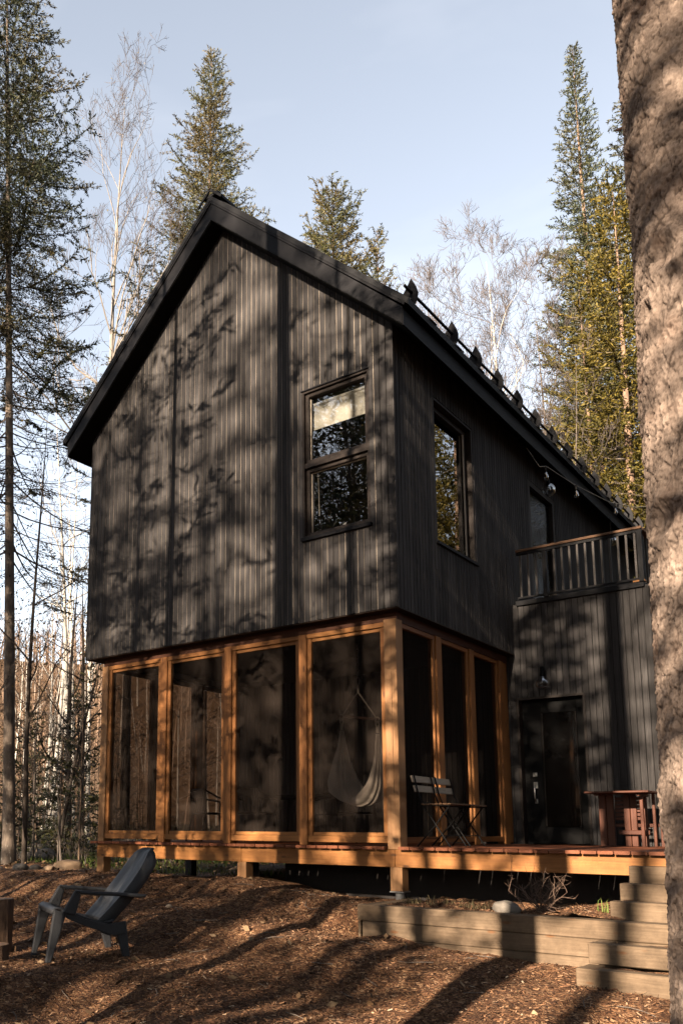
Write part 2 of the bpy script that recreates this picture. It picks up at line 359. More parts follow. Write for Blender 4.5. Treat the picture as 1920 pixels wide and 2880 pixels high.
# ------------------------------------------------------------------ ground
CP = np.array([(-4.6, .13, -.41), (-3.4, .0, -.42), (-2.2, .13, -.39), (-1.5, -.25, -.47), (-.7, -.35, -.50), (-.15, -.5, -.54), (-.18, .13, -.56), (-.1, -1.0, -.80), (-.7, -1.05, -.70), (-1.6, -1.1, -.66), (-2.6, -.9, -.64),
    (2.0, -1.0, -.85), (1.0, -1.05, -.83), (2.2, -1.6, -.92), (3.2, -1.5, -.93), (3.0, -2.6, -1.02), (1.0, -3.0, -1.05), (-1.67, -2.8, -.935), (-1.2, -2.5, -.915), (-2.2, -3.0, -.94), (-.65, -4.35, -1.12), (4.2, -8, -1.42), (3.6, -4.6, -1.2),
    (-6.3, .6, -.46), (-8.2, 1.5, -.45), (-4.2, -2, -.78), (-6.2, -1.8, -.72), (-8, -5, -1.0), (10, -8, -1.4), (-3, -12, -1.4), (0, -20, -1.4), (-1, 1.6, -.75), (1, 1.2, -.66), (2.6, 1.0, -.66), (-3.4, 1.6, -.52), (-6, 5, -.46), (8, 2, -.9),
    (-14, 7, -.46), (0, 12, -.7), (-22, 14, -.35)])
def ground_z(x, y, rough=True):
    x = np.asarray(x, float); y = np.asarray(y, float)
    num = np.zeros_like(x); den = np.zeros_like(x)
    for cx, cy, cz in CP:
        d2 = (x - cx) ** 2 + (y - cy) ** 2 + .015; w_ = 1 / d2 ** 1.75; num += w_ * cz; den += w_
    z = num / den
    r = np.sqrt(x * x + y * y); t = np.clip((r - 26) / 40, 0, 1); z = z * (1 - t) + t * (-.2 + np.clip(r - 40, 0, 60) * .02)
    if rough:
        z = z + fbm(x * 1.3, y * 1.3, octv=3, seed=3) * .022 * np.clip(r / 3, .5, 2) + fbm(x * 9, y * 9, octv=3, seed=9) * .008
    return z
def gz(x, y): return float(ground_z(np.array([x]), np.array([y]), True)[0])
def spaced(lo, hi, step, far, n=26):
    a = np.arange(lo, hi + 1e-6, step); k = np.linspace(0, 1, n + 1)[1:] ** 2.6
    return np.concatenate([(lo - k * (far + lo))[::-1], a, hi + k * (far - hi)])
gx = spaced(-9, 6, .045, 420); gy = spaced(-8, 4, .045, 420)
GX, GY = np.meshgrid(gx, gy, indexing='ij'); GZ = ground_z(GX, GY)
nx, ny = GX.shape; ii = np.arange(nx * ny).reshape(nx, ny)
F = np.stack([ii[:-1, :-1], ii[1:, :-1], ii[1:, 1:], ii[:-1, 1:]], -1).reshape(-1, 4)
cen = np.stack([GX, GY], -1); fx = (GX[:-1, :-1] + GX[1:, 1:]).ravel() / 2; fy = (GY[:-1, :-1] + GY[1:, 1:]).ravel() / 2
edge = fbm(fx * .6, fy * .6, octv=3, seed=5) * .8
forest = ((fy > 1.0 + edge) & (fx < -4.9 + 0 * fx)) | (fx < -8.6 + edge) | (fy > 5) | (np.hypot(fx, fy) > 24)
m, nt, b = new_mat('forest floor'); tcn = N(nt, 'ShaderNodeTexCoord'); n1 = N(nt, 'ShaderNodeTexNoise', Scale=18.0, Detail=6.0, Roughness=.75); L(nt, tcn.outputs['Object'], n1.inputs['Vector'])
r1 = ramp(nt, n1.outputs['Fac'], dks([(.3, (.018, .011, .006)), (.5, (.055, .034, .017)), (.7, (.13, .085, .045))])); n2 = N(nt, 'ShaderNodeTexNoise', Scale=1.1, Detail=4.0); L(nt, tcn.outputs['Object'], n2.inputs['Vector'])
r2 = ramp(nt, n2.outputs['Fac'], [(.5, (0, 0, 0)), (.62, (.7, .7, .7))]); c = mixc(nt, r1.outputs['Color'], (.017, .022, .006), r2.outputs['Color']); L(nt, c, b.inputs['Base Color']); b.inputs['Roughness'].default_value = .95; b.inputs['Specular IOR Level'].default_value = .1
bp = N(nt, 'ShaderNodeBump', Strength=.8, Distance=.05); L(nt, n1.outputs['Fac'], bp.inputs['Height']); L(nt, bp.outputs['Normal'], b.inputs['Normal'])
M['floor'] = m
g = link('ground', mesh_np('ground', np.stack([GX, GY, GZ], -1).reshape(-1, 3), F, [M['mulch'], M['floor']], forest.astype(int), True)); tag(g, kind='structure')

# far ridge all round
th = np.linspace(0, 2 * PI, 181); hill_r = np.array([75, 95, 120, 145, 170, 200, 260, 330]); hill_h = np.array([-1.5, 4, 13, 24, 33, 37, 34, 10])
T, Rr = np.meshgrid(th, hill_r, indexing='ij'); azf = np.cos(T - math.atan2(.8, -.6)); hf = .62 + .38 * np.clip(azf * 1.6, -1, 1)
HX = np.cos(T) * Rr; HY = np.sin(T) * Rr; HZ = hill_h[None, :] * hf + fbm(HX * .02, HY * .02, octv=3, seed=21) * 2.2 * (hill_h[None, :] > 5)
def hill_z(x, y):
    r = np.hypot(x, y); t = np.arctan2(y, x); h = np.interp(r, hill_r, hill_h) * (.62 + .38 * np.clip(np.cos(t - math.atan2(.8, -.6)) * 1.6, -1, 1)); return h + fbm(x * .02, y * .02, octv=3, seed=21) * 2.2 * (h > 5)
ii = np.arange(T.size).reshape(T.shape); F = np.stack([ii[:-1, :-1], ii[:-1, 1:], ii[1:, 1:], ii[1:, :-1]], -1).reshape(-1, 4)
m, nt, b = new_mat('bare wooded slope'); tcn = N(nt, 'ShaderNodeTexCoord'); n1 = N(nt, 'ShaderNodeTexNoise', Scale=.5, Detail=8.0, Roughness=.8); L(nt, tcn.outputs['Object'], n1.inputs['Vector'])
r1 = ramp(nt, n1.outputs['Fac'], dks([(.35, (.06, .036, .021)), (.65, (.14, .09, .056))])); L(nt, r1.outputs['Color'], b.inputs['Base Color']); b.inputs['Roughness'].default_value = 1; b.inputs['Specular IOR Level'].default_value = 0
tag(link('hill', mesh_np('hill', np.stack([HX, HY, HZ], -1).reshape(-1, 3), F, [m], None, True)), kind='structure')

# ------------------------------------------------------------------ the cabin
W_ = 4.88; ZB = 2.51; D = 3.256; YF = .129; XP = -.097; XL = -4.68; LEN = 11.0
def rake(x): return 8.04 - .932 * abs(x + 2.44)
cabin = thing('cabin', 'black timber cabin with steep gable roof, screened porch of orange wood and raised deck', 'cabin', (0, 0, 0))

def siding(a0, a1, z0, ztop, to3d, holes=(), bw=.0785, pale=lambda a: 1.0, gap=.0075, seed=1):
    """vertical boards along coordinate a; to3d(a, depth, z); depth>0 is inwards"""
    rnd = random.Random(seed); mb = MB()
    n = int(round((a1 - a0) / bw)); bw = (a1 - a0) / n
    def spans(p, q):
        """z spans at strip p..q minus holes"""
        zs = [(z0, None)]
        for h in holes:
            if q > h[0] + 1e-4 and p < h[1] - 1e-4:
                out = []
                for s0, s1 in zs:
                    if s1 is None or (h[2] > s0 and h[3] < (s1 if s1 is not None else 99)):
                        out += [(s0, h[2]), (h[3], s1)]
                    else: out.append((s0, s1))
                zs = out
        return [(s0, s1) for s0, s1 in zs if s1 is None or s1 - s0 > .002]
    def split(zs, joints):
        for jz in joints or ():
            out = []
            for s0, s1 in zs:
                if jz > s0 + .02 and (s1 is None or jz < s1 - .02): out += [(s0, jz - .0012), (jz + .0012, s1)]
                else: out.append((s0, s1))
            zs = out
        return zs
    def cutpts(p, q):
        c = [p, q] + [e for h in holes for e in h[:2] if p + 1e-4 < e < q - 1e-4]
        return sorted(c)
    def emit(profile, mat, joints):
        """profile list of (a, depth)"""
        for i in range(len(profile) - 1):
            (p, dp), (q, dq) = profile[i], profile[i + 1]
            cs = cutpts(p, q) if q - p > 1e-5 else [p, q]
            for j in range(len(cs) - 1):
                u, v = cs[j], cs[j + 1]
                du = dp + (dq - dp) * ((u - p) / (q - p) if q - p > 1e-6 else 0); dv = dp + (dq - dp) * ((v - p) / (q - p) if q - p > 1e-6 else 1)
                for s0, s1 in split(spans(u + 1e-5, v - 1e-5), joints):
                    t0 = s1 if s1 is not None else ztop(u); t1 = s1 if s1 is not None else ztop(v)
                    if min(t0, t1) <= s0: continue
                    mb.face([to3d(u, du, s0), to3d(v, dv, s0), to3d(v, dv, t1), to3d(u, du, t0)], mat)
    for i in range(n):
        p = a0 + i * bw; q = p + bw; off = rnd.uniform(0, .0015)
        emit([(p, .005), (p + .0028, off), (q - gap - .0028, off), (q - gap, .005), (q - gap + 1e-4, .007)], 0, sorted([z0 + rnd.uniform(.3, 2.6)] if rnd.random() < .55 else []))
        emit([(q - gap, .0068), (q, .0068)], 1 if rnd.random() < pale((p + q) / 2) else 2, None)
    return mb
FW = (-1.20, -.30, 3.50, 5.315)      # front window opening
front = siding(-W_, 0, ZB, lambda x: rake(x) - .001, lambda a, d, z: (a, d, z), [FW], pale=lambda a: 1.0 if a < -1.6 else .8, gap=.0062, seed=4)
front.build('front_wall', [M['siding'], M['gap'], M['gapdark']], cabin)
SW = (1.0, 2.12, 3.495, 5.30); SD = (4.08, 5.2, 3.24, 5.28)
side = siding(0.0, LEN, ZB, lambda y: 5.76, lambda a, d, z: (-d, a, z), [SW, SD], pale=lambda a: .06, seed=5)
side.build('side_wall', [M['siding'], M['gap'], M['gapdark']], cabin)
mb = MB(); mb.face([(-W_, 0, ZB), (-W_, LEN, ZB), (-W_, LEN, 5.77), (-W_, 0, 5.77)]); mb.face([(-W_, LEN, -.5), (0, LEN, -.5), (0, LEN, 5.77), (-2.44, LEN, 8.04), (-W_, LEN, 5.77)])
mb.face([(-W_, D, -.2), (-W_, LEN, -.2), (-W_, LEN, ZB), (-W_, D, ZB)]); mb.build('rear_walls', M['siding'], cabin)
# corner boards, skirt under the overhanging storey
MB().box(-W_ - .012, -W_ + .0, -.004, .09, ZB - .012, 5.74).build('corner_board', M['siding'], cabin); MB().box(.0005, .012, -.004, .03, ZB - .012, 5.74).build('corner_board', M['siding'], cabin)
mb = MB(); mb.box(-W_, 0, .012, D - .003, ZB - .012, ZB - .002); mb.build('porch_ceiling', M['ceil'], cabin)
# roof
def roofsec(y0, y1):
    mb = MB()
    for s in (1, -1):
        X = lambda u: -2.44 + s * u
        poly = [(X(0), 8.03), (X(2.70), rake(X(2.70)) + .0), (X(2.712), 5.70), (X(2.80), 5.655), (X(2.81), 5.745), (X(0), 8.39)]
        mb.prism(poly if s > 0 else poly[::-1], 1, y0, y1, 0)
    return mb
mb = MB()
for s in (1, -1):
    X = lambda u: -2.44 + s * u
    poly = [(X(0), 8.03), (X(2.70), rake(X(2.70)) - .01), (X(2.705), 5.70), (X(0), 8.33)]
    mb.prism(poly if s > 0 else poly[::-1], 1, -.238, LEN + .3)
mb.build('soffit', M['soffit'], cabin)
mb = MB()
for s in (1, -1):
    X = lambda u: -2.44 + s * u
    poly = [(X(0), 8.305), (X(2.79), 8.305 - .932 * 2.79), (X(2.80), 8.305 - .932 * 2.79 + .065), (X(0), 8.375)]
    mb.prism(poly if s > 0 else poly[::-1], 1, -.275, LEN + .33)
    for k in range(26):                                    # standing seams
        y = -.2 + k * .44; p0 = (X(.12), y, 8.375 - .932 * .12 + .010); p1 = (X(2.79), y, 8.375 - .932 * 2.79 + .008); mb.bar(p0, p1, .018, .03)
    for k in range(17):                                    # overlapping eave laps seen in profile
        y = .3 + k * .66
        mb.bar((X(2.812), y, 5.765), (X(2.72), y, 5.86), .16, .012)
mb.box(-2.44 - .12, -2.44 + .12, -.27, LEN + .3, 8.36, 8.40)
mb.bar((-2.44 - .20, -.285, 8.265), (-2.44 + .01, -.285, 8.462), .02, .03, (0, 0, 1)); mb.bar((-2.44 + .20, -.285, 8.265), (-2.44 - .01, -.285, 8.462), .02, .03)
roof = mb.build('roof', M['roof'], cabin)
for s in (1, -1):                                           # rake boards with the stepped drip edge above
    X = lambda u: -2.44 + s * u
    mb = MB()
    poly = [(X(0), 8.04), (X(2.705), rake(X(2.705))), (X(2.712), 5.715), (X(0), 8.30)]
    mb.prism(poly if s > 0 else poly[::-1], 1, -.252, -.236)
    poly = [(X(0), 8.27), (X(2.74), 8.27 - .932 * 2.74), (X(2.76), 8.355 - .932 * 2.76), (X(0), 8.355)]
    mb.prism(poly if s > 0 else poly[::-1], 1, -.268, -.250)
    mb.build('rake_board', M['metal'], cabin)
    mb = MB(); mb.box(min(X(2.706), X(2.718)), max(X(2.706), X(2.718)), -.245, LEN + .28, 5.508, 5.70); mb.build('eave_board', M['metal'], cabin)
    # snow guards
    gm = MB(); x0 = 2.66; zt = 8.42 - .932 * x0
    gm.prism([(x0 - .11, zt + .05), (x0 + .05, zt - .10), (x0 + .10, zt - .02), (x0 + .108, zt + .06), (x0 + .085, zt + .14), (x0 + .03, zt + .255), (x0 - .03, zt + .16)], 1, -.006, .006)
    gme = gm.mesh('snow_guard', M['metal'])
    ys = [.02] + [1.05 + .69 * k for k in range(14)] if s > 0 else [.02, 1.05, 1.74]
    for y in ys:
        o = link('snow_guard', gme, roof); o.location = (-2.44, y, 0)
        if s < 0: o.scale = (-1, 1, 1)
    mb = MB(); mb.tube([(X(x0 + .03), -.14, zt + .085), (X(x0 + .03), ys[-1] + .3, zt + .085)], .017, 8); mb.build('snow_rail', M['metal'], roof)

# ---- front window
def window(axis, opening, rec, bars):
    pass
wf = MB(); x0, x1, z0, z1 = FW
for a, bb, c, d in ((x0, x0 + .025, z0, z1), (x1 - .025, x1, z0, z1), (x0 + .025, x1 - .025, z1 - .025, z1), (x0 + .025, x1 - .025, z0, z0 + .025)): wf.box(a, bb, .004, .20, c, d)
win = wf.build('window', M['frame'], cabin)
win['label'] = 'window of two stacked panes in the gable wall'
mb = MB()
def ring(mb, xa, xb, za, zb, y0, y1, wd):
    mb.box(xa, xa + wd, y0, y1, za, zb); mb.box(xb - wd, xb, y0, y1, za, zb); mb.box(xa + wd, xb - wd, y0, y1, zb - wd, zb); mb.box(xa + wd, xb - wd, y0, y1, za, za + wd)
ring(mb, x0 + .027, x1 - .027, 4.412, z1 - .027, .035, .12, .044); mb.build('upper_sash', M['frame'], win, bevel=.004)
mb = MB(); ring(mb, x0 + .027, x1 - .027, z0 + .027, 4.352, .05, .135, .042); mb.build('lower_sash', M['frame'], win, bevel=.004)
mb = MB(); mb.box(x0 + .027, x1 - .027, .012, .15, 4.354, 4.410); mb.build('transom', M['frame'], win)
mb = MB(); mb.box(x0 + .072, x0 + .079, .075, .10, 4.46, z1 - .075); mb.box(x0 + .070, x0 + .076, .088, .11, z0 + .072, 4.305); mb.box(x0 + .08, x1 - .08, .088, .095, 4.302, 4.309); mb.build('glazing_bead', M['framelight'], win)
mb = MB(); mb.face([(x0 + .068, .082, 4.453), (x1 - .068, .082, 4.453), (x1 - .068, .082, z1 - .068), (x0 + .068, .082, z1 - .068)])
mb.face([(x0 + .066, .10, z0 + .066), (x1 - .066, .10, z0 + .066), (x1 - .066, .10, 4.312), (x0 + .066, .10, 4.312)]); mb.build('pane', M['glass'], win)
mb = MB(); mb.box(x0 + .09, x1 - .08, .124, .127, 4.865, 5.16); mb.tube([(x0 + .09, .13, 5.175), (x1 - .08, .13, 5.175)], .022, 10); mb.box(x0 + .09, x1 - .08, .120, .131, 4.855, 4.872); mb.build('roller_blind', M['blind'], win)
mb = MB(); mb.tube([(x0 + .14, .125, 4.25), (x0 + .145, .128, 4.0), (x0 + .15, .128, 3.8), (x0 + .143, .126, 3.78)], .004, 6); mb.build('blind_cord', M['blind'], win)
mb = MB(); mb.box(x0 - .005, x1 + .015, -.035, .006, z0 - .042, z0 - .004); mb.build('window_sill', M['metal'], win); MB().box(x0 - .012, x1 + .004, -.012, .004, z1, z1 + .014).build('head_flashing', M['metal'], win)
# ---- side window
y0, y1, z0, z1 = SW
mb = MB()
for a, bb, c, d in ((y0, y0 + .03, z0, z1), (y1 - .03, y1, z0, z1), (y0 + .03, y1 - .03, z1 - .03, z1), (y0 + .03, y1 - .03, z0, z0 + .03)): mb.box(-.20, -.008, a, bb, c, d)
sw = mb.build('window', M['frame'], cabin); sw['label'] = 'tall single pane window in the shaded side wall'
mb = MB()
for a, bb, c, d in ((y0 + .03, y0 + .09, z0 + .03, z1 - .03), (y1 - .09, y1 - .03, z0 + .03, z1 - .03), (y0 + .09, y1 - .09, z1 - .09, z1 - .03), (y0 + .09, y1 - .09, z0 + .03, z0 + .09)): mb.box(-.15, -.085, a, bb, c, d)
mb.build('sash', M['frame'], sw, bevel=.004)
mb = MB(); mb.box(-.098, -.082, y1 - .105, y1 - .091, z0 + .09, z1 - .09); mb.build('glazing_bead', M['framelight'], sw)
mb = MB(); mb.face([(-.11, y0 + .088, z0 + .088), (-.11, y1 - .088, z0 + .088), (-.11, y1 - .088, z1 - .088), (-.11, y0 + .088, z1 - .088)]); mb.build('pane', M['glass'], sw)
mb = MB(); mb.box(-.004, .03, y0 - .01, y1 + .01, z0 - .035, z0 - .002); mb.build('window_sill', M['metal'], sw)
# ---- upper balcony door in the side wall
y0, y1, z0, z1 = SD; mb = MB()
for a, bb, c, d in ((y0, y0 + .08, z0, z1), (y1 - .08, y1, z0, z1), (y0 + .08, y1 - .08, z1 - .08, z1), (y0 + .08, y1 - .08, z0, z0 + .16)): mb.box(-.12, -.006, a, bb, c, d)
bd = mb.build('balcony_door', M['frame'], cabin)
mb = MB(); mb.face([(-.06, y0 + .079, z0 + .159), (-.06, y1 - .079, z0 + .159), (-.06, y1 - .079, z1 - .079), (-.06, y0 + .079, z1 - .079)]); mb.build('pane', M['glassdark'], bd)

# ---- lower wing with the front door
WX = 1.80; WT = 3.168
DO = (.03, .855, 0.0, 1.885)
wing = siding(-W_ + .02, WX, -.02, lambda x: WT, lambda a, d, z: (a, D + d, z), [DO], pale=lambda a: .0 if a > -.1 else .5, gap=.006, seed=9)
wing.build('wing_wall', [M['siding'], M['gap'], M['gapdark']], cabin)
mb = MB(); mb.face([(WX, D, -.4), (WX, 7.6, -.4), (WX, 7.6, WT), (WX, D, WT)]); mb.face([(WX, 7.6, -.4), (0, 7.6, -.4), (0, 7.6, WT), (WX, 7.6, WT)]); mb.box(-.3, WX - .03, D + .02, 7.55, WT - .05, WT + .03); mb.build('wing_rear_walls', M['siding'], cabin)
mb = MB(); mb.box(.06, 1.67, D - .035, D + .10, WT, WT + .062); mb.box(1.60, 1.67, D + .10, 7.5, WT, WT + .062); mb.build('roof_deck_trim', M['metal'], cabin)
mb = MB(); mb.box(1.55, 1.69, D - .045, D + .02, WT + .063, WT + .085); mb.build('trim_end', M['cedar_h'], cabin)
mb = MB(); ring_ = lambda a, bb, c, d, y0_, y1_: mb.box(a, bb, y0_, y1_, c, d)
ring_(.0, .03, 0, 1.915, D - .012, D + .12); ring_(.855, .885, 0, 1.915, D - .012, D + .12); ring_(.03, .855, 1.885, 1.915, D - .012, D + .12)
door = mb.build('door', M['frame'], cabin)
mb = MB(); yd = D + .10
for a, bb, c, d in ((.10, .275, .01, 1.86), (.735, .825, .01, 1.86), (.275, .735, 1.705, 1.86), (.275, .735, .01, .22)): mb.box(a, bb, yd, yd + .045, c, d)
mb.box(.03, .10, yd + .01, yd + .05, 0, 1.885); mb.box(.825, .855, yd + .01, yd + .05, 0, 1.885); mb.box(.1, .825, yd + .012, yd + .05, 1.86, 1.885); mb.build('door_leaf', M['black'], door, bevel=.003)
mb = MB(); mb.box(.27, .74, yd + .015, yd + .022, .215, 1.71); mb.build('pane', M['glassdark'], door)
mb = MB(); mb.box(.283, .292, yd - .004, yd + .014, .23, 1.70); mb.box(.718, .727, yd - .004, yd + .014, .23, 1.70); mb.build('glazing_bead', M['frame'], door)
mb = MB(); mb.cbox(.138, .195, yd - .012, yd - .001, .872, .93, .004); mb.tube([(.166, yd - .03, .90), (.166, yd - .011, .90)], .014, 12); mb.build('deadbolt', M['steel'], door)
mb = MB(); mb.cbox(.143, .197, yd - .012, yd - .001, .72, .806, .004); mb.cbox(.152, .188, yd - .012, yd - .001, .525, .585, .003); mb.tube([(.17, yd - .01, .765), (.17, yd - .05, .745), (.17, yd - .055, .70), (.17, yd - .055, .60), (.17, yd - .045, .56), (.17, yd - .01, .553)], .010, 8); mb.build('door_handle', M['steel'], door)
# ---- roof terrace railing
mb = MB(); mb.bar((.10, D - .03, 3.915), (1.69, D - .03, 3.915), .09, .032); mb.bar((1.65, D + .0, 3.915), (1.65, 7.4, 3.915), .09, .032); rail = mb.build('railing', wood('weathered hand rail', (.10, .05, .026), (.19, .105, .06), 0, knots=.4), cabin, bevel=.004)
mb = MB(); mb.box(.10, 1.69, D - .055, D - .015, 3.86, 3.899); mb.box(.10, 1.69, D - .05, D - .02, WT + .085, WT + .11); mb.build('lower_rail', M['metal'], rail)
M['railpaint'] = plain('dark rail paint', (.036, .029, .025), .5, .15)
bme = MB().box(-.0125, .0125, -.0125, .0125, 3.27, 3.86).mesh('baluster', M['railpaint'])
for k, x in enumerate([.15, .255, .36, .60, .70, .80, .90, 1.0, 1.1, 1.2, 1.3, 1.4, 1.5, 1.6]): link('baluster', bme, rail, (x, D - .035, 0))
for k in range(1, 30): link('baluster', bme, rail, (1.65, D + .14 * k, 0))
pme = MB().box(-.028, .028, -.028, .028, WT + .062, 3.86).mesh('rail_post', M['metal'])
for x, y in ((.475, D - .035), (1.655, D - .03), (1.655, 7.35)): link('rail_post', pme, rail, (x, y, 0))

# ---- porch framing
def post(name, x0, x1, y0, y1, z0, z1, mat): return MB().cbox(x0, x1, y0, y1, z0, z1, .006).build(name, M[mat], cabin)
XS = [(-4.68, -4.56), (-3.558, -3.445), (-2.472, -2.361), (-1.358, -1.253), (-.245, XP)]
HT = 2.40
post('porch_post', *XS[0], YF, YF + .14, .001, HT, 'post')
for a, bb in XS[1:4]: post('porch_post', a, bb, YF, YF + .14, .001, HT, 'cedar_v')
cp = post('porch_post', *XS[4], YF - .006, YF + .145, -.03, HT + .02, 'post'); cp['label'] = 'thick pale corner post with a long crack'
mb = MB(); mb.box(-.158, -.1545, YF - .0075, YF - .004, .55, 1.85); mb.build('post_crack', M['gapdark'], cp)
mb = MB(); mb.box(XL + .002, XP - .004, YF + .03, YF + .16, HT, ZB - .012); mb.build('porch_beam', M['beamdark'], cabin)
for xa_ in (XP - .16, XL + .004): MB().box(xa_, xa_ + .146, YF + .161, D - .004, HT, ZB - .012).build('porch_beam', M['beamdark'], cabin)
YS = [(1.10, 1.235), (2.02, 2.155), (2.95, 3.09)]
for a, bb in YS:
    post('porch_post', XP - .115, XP - .002, a, bb, .001, HT, 'cedar_v')
    post('porch_post', XL + .002, XL + .115, a, bb, .001, HT, 'cedar_v')
def panel_front(x0, x1):
    z0, z1 = .035, HT - .002; fr = MB()
    fr.cbox(x0, x0 + .055, YF + .022, YF + .075, z0 + .068, z1 - .052, .004)
    f = fr.build('screen_frame', M['cedar_v'], cabin); MB().cbox(x1 - .055, x1, YF + .022, YF + .075, z0 + .068, z1 - .052, .004).build('stile', M['cedar_v'], f)
    for nm_, bx in (('bottom_rail', (x0, x1, YF + .012, YF + .085, z0, z0 + .068, .004)), ('top_rail', (x0, x1, YF + .008, YF + .075, z1 - .052, z1, .004)), ('bead', (x0 + .056, x1 - .056, YF + .034, YF + .070, z0 + .069, z0 + .108, .003)), ('bead', (x0 + .056, x1 - .056, YF + .034, YF + .070, z1 - .092, z1 - .053, .003))): MB().cbox(*bx).build(nm_, M['cedar_h'], f)
    sc_ = MB().face([(x0 + .05, YF + .052, z0 + .10), (x1 - .05, YF + .052, z0 + .10), (x1 - .05, YF + .052, z1 - .085), (x0 + .05, YF + .052, z1 - .085)]); sc_.build('screen', M['screen'], f)
for (a, b0), (b1, c) in zip(XS[:-1], XS[1:]): panel_front(b0 + .001, b1 - .001)
def panel_side(xa, xs, y0, y1):
    z0, z1 = .035, HT - .002; s = 1 if xs > xa else -1; lo, hi = min(xa, xs), max(xa, xs)
    fr = MB(); fr.cbox(lo, hi, y0, y0 + .05, z0 + .062, z1 - .052, .004); f = fr.build('screen_frame', M['cedar_v'], cabin); MB().cbox(lo, hi, y1 - .05, y1, z0 + .062, z1 - .052, .004).build('stile', M['cedar_v'], f)
    MB().cbox(lo - .004, hi + .004, y0, y1, z0, z0 + .062, .004).build('bottom_rail', M['cedar_y'], f); MB().cbox(lo - .004, hi + .004, y0, y1, z1 - .052, z1, .004).build('top_rail', M['cedar_y'], f)
    x = (lo + hi) / 2; MB().face([(x, y0 + .045, z0 + .06), (x, y1 - .045, z0 + .06), (x, y1 - .045, z1 - .05), (x, y0 + .045, z1 - .05)]).build('screen', M['screen'], f)
ye = [YF + .146] + [v for p in YS for v in p]
for k in range(3):
    panel_side(XP - .075, XP - .025, ye[2 * k] + .001, ye[2 * k + 1] - .001)
    panel_side(XL + .025, XL + .075, ye[2 * k] + .001, ye[2 * k + 1] - .001)
mb = MB(); mb.cbox(XP - .075, XP - .02, 3.092, D - .004, .02, HT, .004); mb.build('side_trim', M['cedar_v'], cabin)
# ---- deck
dkb = MB(); x = -4.735; rnd = random.Random(3)
while x < 3.35:
    wd = .1315; zt = rnd.uniform(-.0015, .0015); ye0 = YF - .075 + rnd.uniform(-.004, .004)
    # notch behind the corner post
    pass
    c = .006; V = []
    for y in (ye0, D - .012):
        V += [(x + c, y, zt), (x + wd - c, y, zt), (x + wd, y, zt - c), (x + wd, y, -.03 + c), (x + wd - c, y, -.03), (x + c, y, -.03), (x, y, -.03 + c), (x, y, zt - c)]
    skip = (x + wd > -.252 and x < XP + .005)
    if skip:
        V = [(px, (YF + .15 if py < 1 else py), pz) for px, py, pz in V]
        if -.252 - x > .004: dkb.box(x, -.252, ye0, YF + .149, -.03, zt)
        if x + wd - (XP + .006) > .004: dkb.box(XP + .006, x + wd, ye0, YF + .149, -.03, zt)
    dkb.raw(V, [tuple(range(8))[::-1], tuple(range(8, 16))] + [(i, (i + 1) % 8, 8 + (i + 1) % 8, 8 + i) for i in range(8)])
    x += .1405
deck = dkb.build('deck', M['deck'], cabin)
for a, bb in ((-4.68, -2.19), (-2.187, -.17), (-.167, 3.35)): MB().cbox(a, bb, YF, YF + .04, -.208, -.0305, .003).build('deck_beam', M['cedar_h'], deck)
MB().cbox(-4.68, -4.64, YF + .041, D, -.208, -.0305, .003).build('deck_beam', M['cedar_y'], deck)
mb = MB()
for k in range(14): mb.box(-4.4 + k * .55, -4.36 + k * .55, YF + .041, D, -.2, -.031)
mb.build('joists', M['under'], deck)
for nm, a, bb, zb, mat in (('support_post', -4.68, -4.55, -.52, 'post'), ('support_post', -2.25, -2.12, -.50, 'post'), ('support_post', -.228, -.09, -.452, 'post'), ('support_post', 2.9, 3.03, -.8, 'post')):
    sp = MB().cbox(a, bb, YF + .003, YF + .14, zb, -.209, .005).build(nm, M[mat], deck)
    if a == -.228:
        MB().box(a - .005, bb + .012, YF - .005, YF + .152, zb - .012, zb - .0005).build('base_plate', M['pile'], sp)
        MB().tube([(a + .075, YF + .072, -.9), (a + .075, YF + .072, zb - .0125)], .048, 18).build('pile', M['pile'], sp)
mb = MB()
for a, bb, c, d in ((-2.42, -2.30, .5, .62), (-3.6, -3.48, 1.9, 2.02), (-4.66, -4.54, 1.9, 2.02)): mb.box(a, bb, c, d, -.7, -.209)
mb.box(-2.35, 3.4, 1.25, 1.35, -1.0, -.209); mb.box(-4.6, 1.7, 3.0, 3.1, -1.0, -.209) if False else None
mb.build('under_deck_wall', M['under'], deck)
mb = MB(); mb.box(-W_ + .03, WX - .05, D + .03, LEN - .1, -.12, -.02); mb.build('floor_slab', M['under'], cabin)
# wires and hanging screws under the beam
mb = MB()
for k in range(13):
    xx = -1.9 + k * .36 + rnd.uniform(-.1, .1); mb.tube([(xx, .5, -.21), (xx + .004, .5, -.25 - rnd.uniform(0, .05))], .0035, 5)
mb.build('hanging_screws', M['under'], deck)

